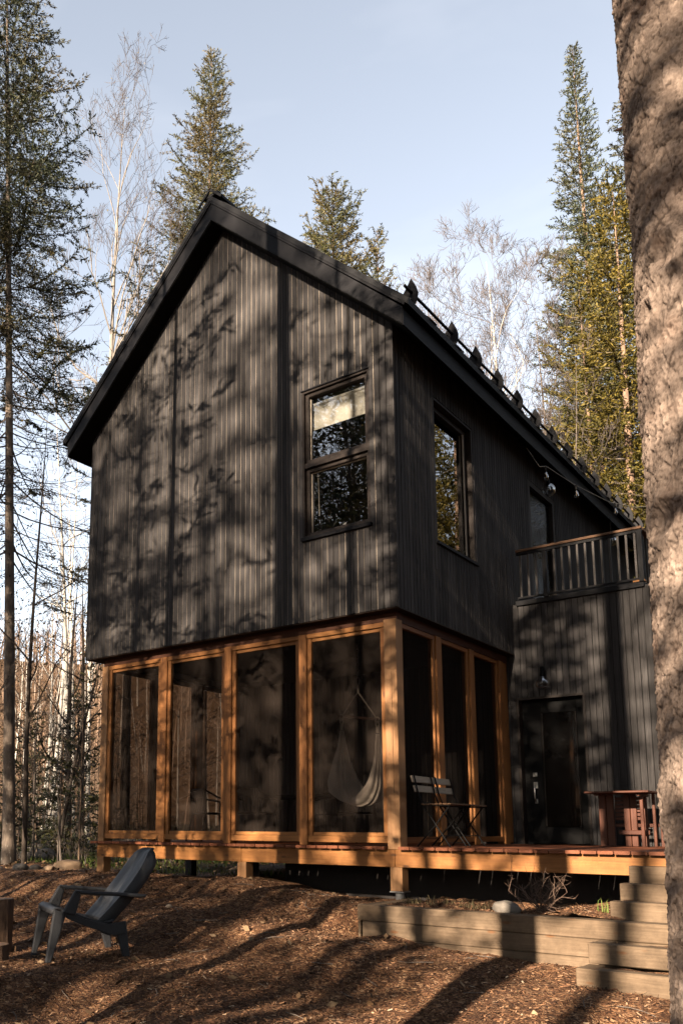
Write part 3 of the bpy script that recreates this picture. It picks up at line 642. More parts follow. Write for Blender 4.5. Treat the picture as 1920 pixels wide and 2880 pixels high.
# ------------------------------------------------------------------ wall lamp, pendants, string lights
t = thing('wall_lamp', 'clear glass bulb lamp on the black wall above the front door', 'lamp', (.395, D - .005, 2.13))
MB().lathe([(.0, .155), (.028, .155), (.03, .06), (.036, .055), (.036, .03), (.0, .03)], (0, -.10, 0), 16).build('socket', M['black'], t)
MB().tube([(0, .0, .11), (0, -.06, .115), (0, -.1, .15)], .012, 8).build('arm', M['black'], t)
MB().lathe([(.03, .03), (.045, .01), (.085, -.03), (.10, -.075), (.085, -.115), (.05, -.14), (.0, -.15)], (0, -.10, 0), 28).build('glass_globe', M['clear'], t)
MB().lathe([(.012, .03), (.014, 0), (.03, -.04), (.033, -.06), (.02, -.085), (0, -.092)], (0, -.10, 0), 16).build('bulb', M['clear'], t)
for loc, lab in (((.24, 4.25, 5.10), 'clear glass globe lamp hanging under the eave beside the string lights'), ((.30, 7.15, 5.10), 'clear glass globe lamp hanging lower, seen through the terrace railing')):
    t = thing('pendant_lamp', lab, 'lamp', loc, 0, 'glass globe lamps under the eave')
    MB().lathe([(.02, .105), (.045, .09), (.085, .045), (.10, 0), (.085, -.05), (.05, -.085), (0, -.10)], (0, 0, 0), 28).build('glass_globe', M['clear'], t)
    MB().lathe([(0, .16), (.022, .16), (.024, .10), (.024, .07), (0, .07)], (0, 0, 0), 14).build('socket', M['black'], t)
    MB().lathe([(.012, .07), (.03, .02), (.032, 0), (.018, -.03), (0, -.035)], (0, 0, 0), 14).build('bulb', M['clear'], t)
    MB().tube([(0, 0, .16), (0, 0, 5.52 - loc[2])], .004, 6).build('cord', M['black'], t)
t = thing('string_lights', 'string of small clear bulbs on a wire running from the eave', 'string lights', (0, 0, 0))
pts = [(.20, 3.52, 5.50), (.30, 3.72, 5.26), (.36, 3.82, 5.285), (.42, 4.82, 5.33), (.55, 6.2, 5.44), (.72, 7.15, 5.60), (.92, 7.42, 5.66)]
pp = []
for i in range(len(pts) - 1):
    for k in range(4): pp.append(Vector(pts[i]).lerp(Vector(pts[i + 1]), k / 4) + Vector((0, 0, 0)))
pp.append(Vector(pts[-1])); MB().tube(pp, .006, 6).build('wire', plain('grey wire', (.14, .13, .11), .6), t)
socket = MB().lathe([(0, .0), (.013, .0), (.016, -.05), (.016, -.085), (0, -.085)], (0, 0, 0), 10).mesh('socket', M['black'])
bulb = MB().lathe([(.012, -.08), (.016, -.10), (.034, -.145), (.036, -.17), (.022, -.20), (0, -.21)], (0, 0, 0), 14).mesh('bulb', M['clear'])
fil = MB().tube([(0, 0, -.1), (.008, 0, -.14), (-.006, 0, -.17)], .004, 5).mesh('filament', M['slat'])
for p in ((.36, 3.80, 5.275), (.435, 4.90, 5.335), (.60, 6.35, 5.46)):
    s_ = link('socket', socket, t, p); b_ = link('bulb', bulb, t, p); link('filament', fil, b_)
MB().tube([(.93, 7.42, WT), (.93, 7.42, 5.70)], .02, 8).build('pole', M['black'], t)

# ------------------------------------------------------------------ hammock chair
t = thing('hammock_chair', 'grey beige cloth hammock chair hanging behind the porch screen', 'hammock chair', (-1.27, 1.30, 0))
mb = MB()
def link_ring(mb, c, rx, rz, r, turn):
    pts = []
    for k in range(13):
        a = 2 * PI * k / 12; p = Vector((rx * math.cos(a), 0, rz * math.sin(a))); p.rotate(Euler((0, 0, turn))); pts.append(Vector(c) + p)
    mb.tube(pts, r, 6, cap=False)
for k in range(10): link_ring(mb, (0, 0, 2.49 - k * .043), .014, .028, .0045, (k % 2) * PI / 2)
link_ring(mb, (0, 0, 2.01), .022, .055, .005, 0); mb.build('chain', M['steel'], t)
A_ = Vector((-.205, -.06, 1.575)); B_ = Vector((.20, .12, 1.53)); top = Vector((0, 0, 1.955))
mb = MB(); mb.tube([top + Vector((0, 0, .0)), top + Vector((0, 0, -.08))], .014, 8); k0 = top + Vector((0, 0, -.08))
mb.tube([k0, k0.lerp(A_, .5), A_], .0085, 6); mb.tube([k0 + Vector((.006, 0, 0)), A_ + Vector((.02, 0, .02))], .007, 6); mb.tube([k0, B_], .0085, 6)
for e in (A_, B_):
    for q in range(3): link_ring(mb, e + Vector((0, 0, -.012 * q)), .028, .026, .008, .5 * q)
    mb.tube([e + Vector((-.012, 0, 0)), e + Vector((-.022, 0, -.07)), e + Vector((-.004, 0, -.12))], .009, 6); mb.tube([e + Vector((.016, 0, 0)), e + Vector((.022, 0, -.07)), e + Vector((.004, 0, -.12))], .009, 6)
    mb.tube([e + Vector((0, 0, -.10)), e + Vector((0, 0, -.17))], .02, 8)
mb.build('rope', M['rope'], t)
MB().tube([A_ + (A_ - B_) * .12, B_ + (B_ - A_) * .12], .017, 10).build('spreader_bar', plain('dark turned wood', (.16, .06, .03), .5), t)
# cloth: pleated U of fabric between the two ends
NU, NV = 90, 72; P = []
ca = A_ + Vector((0, 0, -.16)); cb_ = B_ + Vector((0, 0, -.16))
keys = [(0, ca, .02), (.10, Vector((-.205, -.06, 1.20)), .05), (.22, Vector((-.20, -.08, .93)), .12), (.34, Vector((-.17, -.10, .68)), .20), (.46, Vector((-.09, -.08, .50)), .25), (.56, Vector((.03, 0, .44)), .245), (.66, Vector((.14, .06, .50)), .22), (.76, Vector((.205, .10, .68)), .15), (.87, Vector((.215, .12, .98)), .07), (1, cb_, .018)]
def kint(u):
    for (u0, p0, w0), (u1, p1, w1) in zip(keys[:-1], keys[1:]):
        if u <= u1 + 1e-9:
            s = (u - u0) / (u1 - u0); s_ = s; return p0.lerp(p1, s_), w0 + (w1 - w0) * s_
    return keys[-1][1], keys[-1][2]
for i in range(NU + 1):
    u = i / NU; c0 = Vector((0, 0, 0)); w0 = 0; n_ = 0
    for du in (-.03, -.015, 0, .015, .03):
        p, w_ = kint(min(1, max(0, u + du))); c0 += p; w0 += w_; n_ += 1
    c0 /= n_; w0 /= n_
    pl = (1 - abs(u - .5) * 2); row = []
    left = (u < .5)
    for j in range(NV + 1):
        v = j / NV * 2 - 1
        amp = .012 * (1 - pl) + .004
        fold = math.sin(v * 13 + 1.2 * math.sin(v * 5) + .6 * u) * amp
        # width direction swings: across the view at the sides, towards the viewer at the bottom
        wl = max(0., min(1., (u - .42) / .2)); wd = Vector((.80, .60, 0)).lerp(Vector((.50, .87, 0)), wl)
        sag = .11 * pl * (v * v)
        row.append(c0 + wd * (v * w0) + Vector((0, 0, 1)) * (sag + fold * .4 * pl) + Vector((-.55, .83, 0)) * fold * 1.3 + Vector((-.5, .86, 0)) * (v * v - .3) * w0 * pl * .5)
    P.append(row)
cl = MB().grid(P).build('cloth', M['cloth'], t); so = cl.modifiers.new('thick', 'SOLIDIFY'); so.thickness = .004

# ------------------------------------------------------------------ bistro chairs
def bistro(label, y0):
    t = thing('folding_chair', label, 'chair', (.0, y0, .001), 0, 'folding slat chairs on the deck')
    bme = [('backrest_slat', .655, .735, .062, .08), ('backrest_slat', .555, .635, .088, .106)]
    for nm, za, zb_, xa, xb in bme:
        m_ = MB(); Mx = Matrix.Translation((xa, 0, za)) @ Matrix.Rotation(-.28, 4, 'Y'); m_.cbox(0, .016, 0, .42, 0, .072, .004); me = m_.mesh(nm, M['slat']); me.transform(Mx); link(nm, me, t)
    fr = MB()
    for y in (.022, .398):
        fr.tube([(.075, y, .735), (.118, y, .55), (.165, y, .43), (.30, y, .23), (.455, y, .006)], .0085, 8)
    for y in (.045, .375): fr.tube([(.45, y, .415), (.30, y, .23), (.085, y, .006)], .0085, 8)
    fr.tube([(.155, .022, .445), (.155, .398, .445)], .006, 6); fr.tube([(.44, .045, .408), (.44, .375, .408)], .006, 6); fr.tube([(.38, .022, .115), (.38, .398, .115)], .006, 6); fr.tube([(.16, .045, .09), (.16, .375, .09)], .006, 6)
    fr.tube([(.17, .015, .415), (.47, .015, .415)], .006, 6); fr.tube([(.17, .405, .415), (.47, .405, .415)], .006, 6)
    fr.build('frame', M['black'], t)
    for k in range(7): MB().cbox(.16 + k * .047, .20 + k * .047, .0, .42, .423, .438, .003).build('seat_slat', M['seatslat'], t)
    return t
bistro('wooden slat folding chair on the deck right beside the thick corner post', .10)
bistro('wooden slat folding chair on the deck, second from the thick corner post', .575)

# ------------------------------------------------------------------ side table on the deck
t = thing('folding_table', 'red brown wooden drop leaf table on the deck beside the front door', 'table', (0, 0, .001))
mb = MB()
for k in range(4): mb.cbox(1.12, 1.80, 2.22 + k * .135, 2.352 + k * .135, .595, .617, .004)
mb.build('table_top', M['table'], t)
for x0_, x1_ in ((1.135, 1.215), (1.22, 1.30), (1.62, 1.66)): MB().cbox(x0_, x1_, 2.70, 2.73, 0, .594, .003).build('back_board', M['table_v'], t)
for x0_, x1_ in ((1.41, 1.475), (1.482, 1.547)): MB().cbox(x0_, x1_, 2.70, 2.735, 0, .594, .004).build('leg', M['table_v'], t)
for x0_, x1_, y_ in ((1.655, 1.69, 2.42), (1.74, 1.77, 2.60)): MB().cbox(x0_, x1_, y_, y_ + .035, 0, .594, .004).build('leg', M['table_v'], t)
MB().cbox(1.80, 1.90, 2.66, 2.70, 0, .60, .004).build('leg', M['table_v'], t)
MB().cbox(1.36, 1.69, 2.64, 2.67, .135, .185, .004).build('stretcher', M['table'], t); MB().cbox(1.30, 1.80, 2.737, 2.76, .22, .26, .004).build('stretcher', M['table'], t)
for k in range(6): MB().cbox(1.305, 1.61, 2.738, 2.752, .30 + k * .046, .335 + k * .046, .003).build('louvre', M['table'], t)
MB().cbox(1.20, 1.27, 2.30, 2.33, .57, .594).build('batten', M['table'], t); MB().cbox(1.66, 1.69, 2.30, 2.70, .56, .594).build('batten', M['table'], t)

# ------------------------------------------------------------------ dining set behind the screens
t = thing('dining_table', 'dark dining table inside the porch among black armchairs', 'table', (-2.35, 2.05, 0))
mb = MB(); mb.cbox(-.85, .85, -.36, .36, .60, .635, .01); mb.build('table_top', M['black'], t, bevel=.01)
for x in (-.75, .75):
    for y in (-.28, .28): MB().tube([(x, y, 0), (x * .92, y * .9, .60)], .018, 8).build('leg', M['black'], t)
t = thing('serving_bowl', 'small pale bowl on the dark dining table inside the porch', 'bowl', (-1.98, 1.86, .6355)); MB().lathe([(0, .004), (.05, .004), (.085, .045), (.095, .06), (.088, .06), (.045, .014), (0, .012)], (0, 0, 0), 24).build('bowl', M['steel'], t)
def armchair(label, x, y, rz, first=None):
    if first is not None: return dup(first, (x, y, .001), rz, label)
    t = thing('armchair', label, 'chair', (x, y, .001), rz, 'black armchairs inside the porch')
    MB().cbox(-.22, .22, -.22, .22, .37, .395, .01).build('seat', M['black'], t)
    mb = MB(); mb.tube([(-.23, .24, .70), (-.12, .27, .715), (.12, .27, .715), (.23, .24, .70)], .014, 8)
    for k in range(7): mb.bar((-.18 + k * .06, .265, .71), (-.17 + k * .056, .215, .40), .012, .018)
    mb.box(-.2, .2, .252, .27, .60, .69); mb.build('backrest', M['black'], t)
    for sx in (-1, 1):
        MB().tube([(sx * .23, .24, .70), (sx * .25, .05, .60), (sx * .255, -.20, .565), (sx * .25, -.25, .55)], .013, 8).build('armrest', M['black'], t)
        MB().tube([(sx * .25, -.24, .555), (sx * .225, -.23, .3), (sx * .24, -.26, 0)], .013, 8).build('leg', M['black'], t)
        MB().tube([(sx * .23, .24, .70), (sx * .21, .22, .36), (sx * .24, .30, 0)], .013, 8).build('leg', M['black'], t)
    return t
ac = armchair('black armchair in the second screened bay from the left', -3.72, 1.42, 2.75)
armchair('black armchair with its back to the screen in the third bay', -2.95, 1.30, 3.3, ac)
armchair('black armchair at the right end of the porch dining table', -1.60, 1.75, 2.1, ac)
armchair('black armchair behind the dark porch dining table', -2.55, 2.72, .2, ac)

# ------------------------------------------------------------------ garden chair
t = thing('garden_chair', 'charcoal plastic slanted garden armchair standing on the wood chips', 'chair', (-1.66, -2.79, -.935), 0)
t.rotation_euler = (0, 0, math.radians(241)); t.scale = (1.05, 1.02, 1.02)
HW = .325
def legp(nm, top, foot, w0, w1, y, inset=.0):
    m_ = MB(); m_.bar(top, foot, w0, .035, (0, 1, 0), 0, w1, .022); return m_.build(nm, M['plastic'], t, bevel=.008)
# bars: width axis lies in the side profile
for sy in (1, -1):
    y = sy * (HW + .005)
    m_ = MB(); prof = [(.315, .415), (.195, .40), (.30, .02), (.305, -.03), (.345, -.03), (.340, .02)]
    m_.prism([(a, b_) for a, b_ in [(.285, .43), (.185, .40), (.305, -.03), (.345, -.03)]], 1, y - .022, y + .022); m_.build('leg', M['plastic'], t, bevel=.01)
    m_ = MB(); m_.prism([(-.20, .31), (-.31, .30), (-.352, -.03), (-.308, -.03)], 1, y - .022 - sy * .03, y + .022 - sy * .03); m_.build('leg', M['plastic'], t, bevel=.01)
    m_ = MB(); m_.prism([(.225, .40), (.115, .375), (.075, .545), (.125, .58)], 1, y - .02 + sy * .01, y + .02 + sy * .01)
    m_.prism([(.128, .583), (.075, .546), (-.44, .508), (-.47, .535)], 1, y - .04, y + .045); m_.build('armrest', M['plastic'], t, bevel=.014)
# seat: dished sheet with a rolled front edge and side aprons
prof = [(.300, .395), (.292, .425), (.268, .442), (.235, .440), (.16, .415), (.06, .372), (-.05, .335), (-.13, .318), (-.20, .335)]
P = [[Vector((px, -HW + 2 * HW * j / 14, pz - .018 * math.sin(PI * j / 14) * (1 if px < .22 else .3))) for j in range(15)] for px, pz in prof]
so = MB().grid(P).build('seat', M['plastic'], t); mo = so.modifiers.new('thick', 'SOLIDIFY'); mo.thickness = .014
for sy in (1, -1):
    m_ = MB(); y = sy * HW; m_.prism([(.24, .435), (.16, .405), (.03, .345), (-.16, .30), (-.30, .32), (-.30, .22), (-.21, .205), (.02, .285), (.18, .355)], 1, y - .012, y + .012)
    m_.build('seat_apron', M['plastic'], t, bevel=.005)
# back: tall rounded shell with five ribs
P = []; NB = 26
for i in range(NB + 1):
    s = i / NB; x = -.125 - .455 * s - .03 * math.sin(PI * s); z = .315 + .60 * s
    if s > .94: x -= (s - .94) * .5
    hw = (.26 + .03 * math.sin(PI * min(1, s * 1.15))) * (1 if s < .72 else math.sqrt(max(.0, 1 - ((s - .72) / .30) ** 2)) * .75 + .25)
    row = []
    for j in range(-2, 35):
        v = min(1, max(-1, j / 32 * 2 - 1)); back = {-2: -.11, -1: -.055, 33: -.055, 34: -.11}.get(j, 0.)
        rib = .007 * max(0., math.cos(v * PI * 2.5)) ** .5
        taper = 1 if s < .9 else (1 - s) / .1
        row.append(Vector((x + .045 * v * v + rib + back * (.35 + .65 * taper) * .8, v * hw * (1 if back == 0 else .985), z + back * (.35 + .65 * taper) * -.35 * 0 - abs(back) * .45)))
    P.append(row)
so = MB().grid(P).build('backrest', M['plastic'], t); mo = so.modifiers.new('thick', 'SOLIDIFY'); mo.thickness = .016; mo.offset = -1

# ------------------------------------------------------------------ planter wall, steps
t = thing('timber_wall', 'low weathered timber wall of stacked square beams holding the planting bed', 'wall', (0, 0, 0))
for x0_, zt in ((.0, -.505), (.05, -.6475), (.06, -.790), (.06, -.9325)): MB().cbox(x0_ + .02, 3.15, -.95 + (0 if zt > -.6 else .003), -.81, zt - .14, zt, .006).build('timber', M['timber'], t)
for zt, y1_ in ((-.508, .02), (-.650, .02), (-.792, .02), (-.935, .02)): MB().cbox(.018, .155, -.808 if zt == -.508 else -.947, y1_, zt - .14, zt, .006).build('timber', M['timber_y'], t) if zt == -.508 else MB().cbox(.022, .048, -.94, y1_, zt - .14, zt, .004).build('timber', M['timber_y'], t)
t = thing('timber_steps', 'flight of five weathered timber steps rising to the deck at the right', 'steps', (0, 0, 0))
for yf, zt in ((-.05, -.120), (-.35, -.252), (-.65, -.378), (-1.25, -.642), (-1.55, -.785)):
    MB().cbox(2.15, 3.12, yf, yf + (.14 if yf > -1 else .12), zt - .145, zt, .006).build('step', M['timber'], t)
    if yf < -1: MB().cbox(2.15, 2.27, yf + .1225, yf + .298, zt - .145, zt - .004, .006).build('step_return', M['timber_y'], t)
def patch(x0, x1, y0, y1, z, amp=.012, step=.03, seed=0, zf=None):
    xs = np.arange(x0, x1 + 1e-6, step); ys = np.arange(y0, y1 + 1e-6, step); X, Y = np.meshgrid(xs, ys, indexing='ij')
    Z = z + fbm(X * 7, Y * 7, octv=4, seed=seed) * amp
    if zf is not None: Z = Z + zf(X, Y)
    ii = np.arange(X.size).reshape(X.shape); F = np.stack([ii[:-1, :-1], ii[1:, :-1], ii[1:, 1:], ii[:-1, 1:]], -1).reshape(-1, 4)
    return np.stack([X, Y, Z], -1).reshape(-1, 3), F
bedz = lambda X, Y: .055 * np.exp(-((X - 1.95) / .28) ** 2) + .045 * np.exp(-((X - .75) / .22) ** 2 - ((Y + .4) / .2) ** 2)
V1, F1 = patch(.13, 3.1, -.815, .6, -.53, .018, seed=31, zf=bedz)
tag(link('mulch_bed', mesh_np('mulch_bed', V1, F1, [M['mulch']], None, True)), kind='structure')
Vs = []; Fs = []; nn = 0
for y0_, y1_, z_ in ((-.22, .0, -.262), (-.52, -.3, -.388), (-1.13, -.94, -.66), (-1.44, -1.24, -.80)):
    v, f = patch(2.2, 3.1, y0_, y1_, z_, .008, seed=int(-z_ * 100)); Vs.append(v); Fs.append(f + nn); nn += len(v)
tag(link('mulch_treads', mesh_np('mulch_treads', np.concatenate(Vs), np.concatenate(Fs), [M['mulch']], None, True)), kind='structure')

# ------------------------------------------------------------------ rocks, stumps
def rock_mesh(name, sx, sy, sz, seed, mat):
    bm_v = []; nu, nv = 28, 16
    u = np.linspace(0, 2 * PI, nu, endpoint=False); v = np.linspace(0, PI, nv); U, Vv = np.meshgrid(u, v, indexing='ij')
    X = np.cos(U) * np.sin(Vv); Y = np.sin(U) * np.sin(Vv); Z = np.cos(Vv)
    r = 1 + .16 * fbm(X * 1.4 + seed, Y * 1.4, Z * 1.4, 3, seed); P = np.stack([X * r * sx, Y * r * sy, Z * r * sz], -1).reshape(-1, 3)
    ii = np.arange(nu * nv).reshape(nu, nv); a = ii; b_ = np.roll(ii, -1, 0); F = np.stack([a[:, :-1], a[:, 1:], b_[:, 1:], b_[:, :-1]], -1).reshape(-1, 4)
    return mesh_np(name, P, F, [mat], None, True)
rk = link('boulder', rock_mesh('boulder', .115, .085, .07, 3, M['rock']), None, (1.31, -.67, -.485)); tag(rk, 'smooth grey boulder lying in the planting bed behind the timber wall', 'boulder')
m_tan = plain('tan rock', (.20, .135, .085), .85, .2, noise=.25, nscale=8, bump=.4)
stones = [(-6.42, .20, .13, .10, .07, 'rock'), (-6.25, .35, .10, .08, .065, 'rock'), (-6.12, .50, .11, .09, .06, 'm'), (-6.25, .98, .23, .17, .13, 'm'), (-6.9, .0, .16, .11, .05, 'rock'), (-7.2, .35, .10, .08, .05, 'rock')]
labs = ['pale flat stone at the left end of the row of stones at the clearing edge', 'small rounded pale stone in the row at the clearing edge', 'tan stone beside the big brown rock at the clearing edge', 'big brown rock at the clearing edge left of the deck', 'flat pale stone at the foot of the tall fir', 'small pale stone close to the tall fir trunk']
for k, (x, y, a, b_, c, mt) in enumerate(stones):
    o = link('stone', rock_mesh('stone', a, b_, c, 40 + k, M['rock'] if mt == 'rock' else m_tan), None, (x, y, gz(x, y) + c * .35), 0); o.rotation_euler = (0, 0, k * 1.3); tag(o, labs[k], 'stone', 'stones at the clearing edge')
for k, (x, y, a, c) in enumerate(((-10.9, 3.9, .28, .17), (-11.9, 4.9, .34, .2), (-9.6, 3.25, .24, .16), (-9.2, 3.0, .15, .10))):
    o = link('boulder', rock_mesh('boulder', a, a * .8, c, 60 + k, M['rock']), None, (x, y, gz(x, y) + c * .5)); tag(o, ['pale boulder behind the tall fir trunk', 'rear pale boulder in the wood behind the tall fir', 'pale boulder right of the dark sapling stem', 'small pale boulder right of the boulder pile'][k], 'boulder', 'boulders in the wood')
o = link('stone', rock_mesh('stone', .036, .03, .026, 77, plain('white stone', (.22, .165, .115), .8)), None, (-2.15, -1.14, gz(-2.15, -1.14) + .012)); tag(o, 'small tan stone lying on the wood chips behind the garden chair', 'stone')
def log_thing(name, label, x, y, r, h, seed):
    t = thing(name, label, 'stump', (x, y, gz(x, y)))
    n = 36; P = []
    for i in range(10):
        z = -.06 + (h + .06) * i / 9; P.append([Vector(((r * (1 + .05 * math.sin(k * 3 + seed) + .03 * math.sin(k * 7 + z * 9)) * (1.06 - .06 * i / 9)) * math.cos(2 * PI * k / n), (r * (1 + .05 * math.sin(k * 3 + seed))) * math.sin(2 * PI * k / n), z)) for k in range(n + 1)])
    MB().grid(P).build('bark', M['stump'], t); MB().face([p for p in P[-1][:-1]]).build('cut_face', M['cut'], t); return t
log_thing('tree_stump', 'upright cut log used as a side table at the left edge', -2.585, -2.965, .13, .455, 1)
log_thing('log_end', 'short cut log lying low at the lower left edge', -2.03, -3.42, .13, .13, 2)

# ------------------------------------------------------------------ vegetation generators
def unit(a): return a / np.maximum(np.linalg.norm(a, axis=-1, keepdims=True), 1e-9)
def tubes_np(P0, P1, R0, R1, k=4):
    """each segment an open k-sided prism"""
    P0, P1 = np.asarray(P0, float), np.asarray(P1, float); R0 = np.asarray(R0, float); R1 = np.asarray(R1, float)
    d = unit(P1 - P0); ref = np.where(np.abs(d[:, 2:3]) > .9, np.array([[1., 0, 0]]), np.array([[0., 0, 1]]))
    a = unit(np.cross(d, ref)); b = np.cross(d, a); n = len(P0); V = np.zeros((n, 2 * k, 3))
    for j in range(k):
        t = 2 * PI * j / k; o = a * math.cos(t) + b * math.sin(t)
        V[:, j] = P0 + o * R0[:, None]; V[:, k + j] = P1 + o * R1[:, None]
    base = (np.arange(n) * 2 * k)[:, None]
    F = np.concatenate([base + np.array([[j, (j + 1) % k, k + (j + 1) % k, k + j]]) for j in range(k)], 0)
    return V.reshape(-1, 3), F
def shoots_np(P, Dr, Ln, Wd, cross=True, rng=RNG):
    """rhombic leaf-like blades, two crossing ones per shoot"""
    P, Dr = np.asarray(P, float), unit(np.asarray(Dr, float)); n = len(P)
    rv = unit(rng.normal(size=(n, 3))); a = unit(np.cross(Dr, rv)); b = np.cross(Dr, a)
    Vs = []
    for s in ((a, b) if cross else (a,)):
        V = np.zeros((n, 4, 3)); V[:, 0] = P; V[:, 1] = P + Dr * (Ln * .45)[:, None] + s * (Wd * .5)[:, None]; V[:, 2] = P + Dr * Ln[:, None]; V[:, 3] = P + Dr * (Ln * .45)[:, None] - s * (Wd * .5)[:, None]
        Vs.append(V.reshape(-1, 3))
    V = np.concatenate(Vs); F = np.arange(len(V)).reshape(-1, 4); return V, F
def join(parts):
    V = []; F = []; mi = []; n = 0
    for v, f, m in parts:
        V.append(v); F.append(f + n); mi.append(np.full(len(f), m)); n += len(v)
    return np.concatenate(V), np.concatenate(F), np.concatenate(mi)
def trunk_mesh(name, pts, rad, mat, sides=12, flare=1.35, seed=0):
    V = []; N_ = len(pts)
    for i, (p, r) in enumerate(zip(pts, rad)):
        for k in range(sides):
            a = 2 * PI * k / sides; rr = r * (1 + .06 * math.sin(3 * a + i * .7 + seed) + .04 * math.sin(5 * a - i))
            if i == 0: rr *= flare
            V.append((p[0] + rr * math.cos(a), p[1] + rr * math.sin(a), p[2]))
    V = np.array(V); ii = np.arange(N_ * sides).reshape(N_, sides); b_ = np.roll(ii, -1, 1)
    F = np.stack([ii[:-1], b_[:-1], b_[1:], ii[1:]], -1).reshape(-1, 4)
    return mesh_np(name, V, F, [mat], None, True)
def spine(H, seed, lean=(0, 0), wob=.05, n=22, z0=-.3):
    r = np.random.default_rng(seed); ph = r.uniform(0, 6, 4); z = np.linspace(0, 1, n)
    x = lean[0] * z + wob * (np.sin(z * 5 + ph[0]) - math.sin(ph[0])) * z + .0; y = lean[1] * z + wob * (np.sin(z * 4 + ph[1]) - math.sin(ph[1])) * z
    return np.stack([x, y, z0 + (H - z0) * z], -1)
def conifer(H, r0, zc, Rmax, seed, mats, per_m=9, up=(.9, .0), curve=.0, power=.8, leafy=lambda z: 1.0, twig=.16, sl=.17, sw=.045, lean=(0, 0), wob=.05, spread=1.0, fill=1.0, sub=.42, bare_low=False, gaps=.0, hang=0.0):
    """mats = (bark, needles, twig bark). returns (trunk mesh, crown mesh)"""
    r = np.random.default_rng(seed); sp = spine(H, seed, lean, wob); zz = sp[:, 2]
    def at(z): return np.array([np.interp(z, zz, sp[:, 0]), np.interp(z, zz, sp[:, 1]), z])
    rad = r0 * np.clip((H - zz) / H, 0.015, 1) ** .85
    tm = trunk_mesh('trunk', sp, rad, mats[0], seed=seed)
    S0 = []; S1 = []; Q0 = []; Q1 = []; sP = []; sD = []; sS = []
    nb = int((H - zc) * per_m); az = r.uniform(0, 6)
    for i in range(nb):
        f = (i + r.uniform(0, 1)) / nb; z = zc + (H - zc) * f; t = (H - z) / (H - zc)       # t: 1 bottom .. 0 top
        az += 2.39996 + r.normal() * .35
        Lb = Rmax * (t ** power) * r.uniform(.62, 1.12) * spread + .12
        if gaps and r.random() < gaps: Lb *= r.uniform(.2, .6)
        el = up[1] + (up[0] - up[1]) * (1 - t) ** 1.5 + r.normal() * .08
        h = np.array([math.cos(az), math.sin(az), 0]); sd = np.array([-math.sin(az), math.cos(az), 0])
        ns = 6; s = np.linspace(0, 1, ns + 1); bend = r.normal() * .10
        pts = at(z)[None] + h[None] * (Lb * s * math.cos(el))[:, None] + sd[None] * (bend * Lb * s * s)[:, None]; pts[:, 2] += Lb * s * math.sin(el) + curve * Lb * s * s - hang * Lb * s * (1 - s) * 2
        rb = max(.006, .016 * (Lb / 2) ** .8) * np.linspace(1, .25, ns + 1)
        S0.append(pts[:-1]); S1.append(pts[1:]); Q0.append(rb[:-1]); Q1.append(rb[1:])
        lf = leafy(z)
        # side twigs
        nt_ = max(3, int(Lb / twig)); ts = np.linspace(.10 if lf > .5 else .3, 1, nt_) + r.normal(size=nt_) * .02; ts = np.clip(ts, .05, 1)
        for k, u in enumerate(ts):
            p = np.array([np.interp(u, s, pts[:, c]) for c in range(3)]); sg = 1 if k % 2 else -1
            tl = (sub * (1 - u) + .16) * min(Lb, 2.2) * r.uniform(.5, 1.1); tl = min(max(tl, .12), .95)
            a = sg * r.uniform(.7, 1.15); dd = h * math.cos(a) + sd * math.sin(a); dd = dd + np.array([0, 0, math.sin(el) * .6 + r.normal() * .14 - hang * .35]); dd /= np.linalg.norm(dd)
            S0.append(p[None]); S1.append((p + dd * tl)[None]); Q0.append([max(.004, rb[0] * .35)]); Q1.append([.003])
            if r.random() > lf: continue
            m = max(3, int(tl / (sl * .20) * fill)); w_ = np.linspace(.05, 1.0, m) ; pp = p[None] + dd[None] * (tl * w_)[:, None] + r.normal(size=(m, 3)) * (.10 * tl * np.minimum(1, 1.25 - w_))[:, None]
            jd = dd[None] + r.normal(size=(m, 3)) * .6; jd[:, 2] -= hang * .5 - .15
            sP.append(pp); sD.append(jd); sS.append(np.full(m, 1.0))
        if lf > .2:
            m = max(3, int(Lb / (sl * .22) * fill)); w_ = np.linspace(.25 if lf > .6 else .7, 1.0, m); pp = np.stack([np.interp(w_, s, pts[:, c]) for c in range(3)], -1)
            jd = h[None] + r.normal(size=(m, 3)) * .6 + np.array([0, 0, math.sin(el)]); sP.append(pp); sD.append(jd); sS.append(np.full(m, 1.0))
    parts = []
    v, f = tubes_np(np.concatenate(S0), np.concatenate(S1), np.concatenate(Q0), np.concatenate(Q1), 3); parts.append((v, f, 0))
    P_ = np.concatenate(sP); D_ = np.concatenate(sD); n = len(P_)
    v, f = shoots_np(P_, D_, sl * r.uniform(.6, 1.25, n), sw * r.uniform(.6, 1.3, n), False, r); parts.append((v, f, 1))
    V, F, mi = join(parts)
    return tm, mesh_np('crown', V, F, [mats[2], mats[1]], mi)
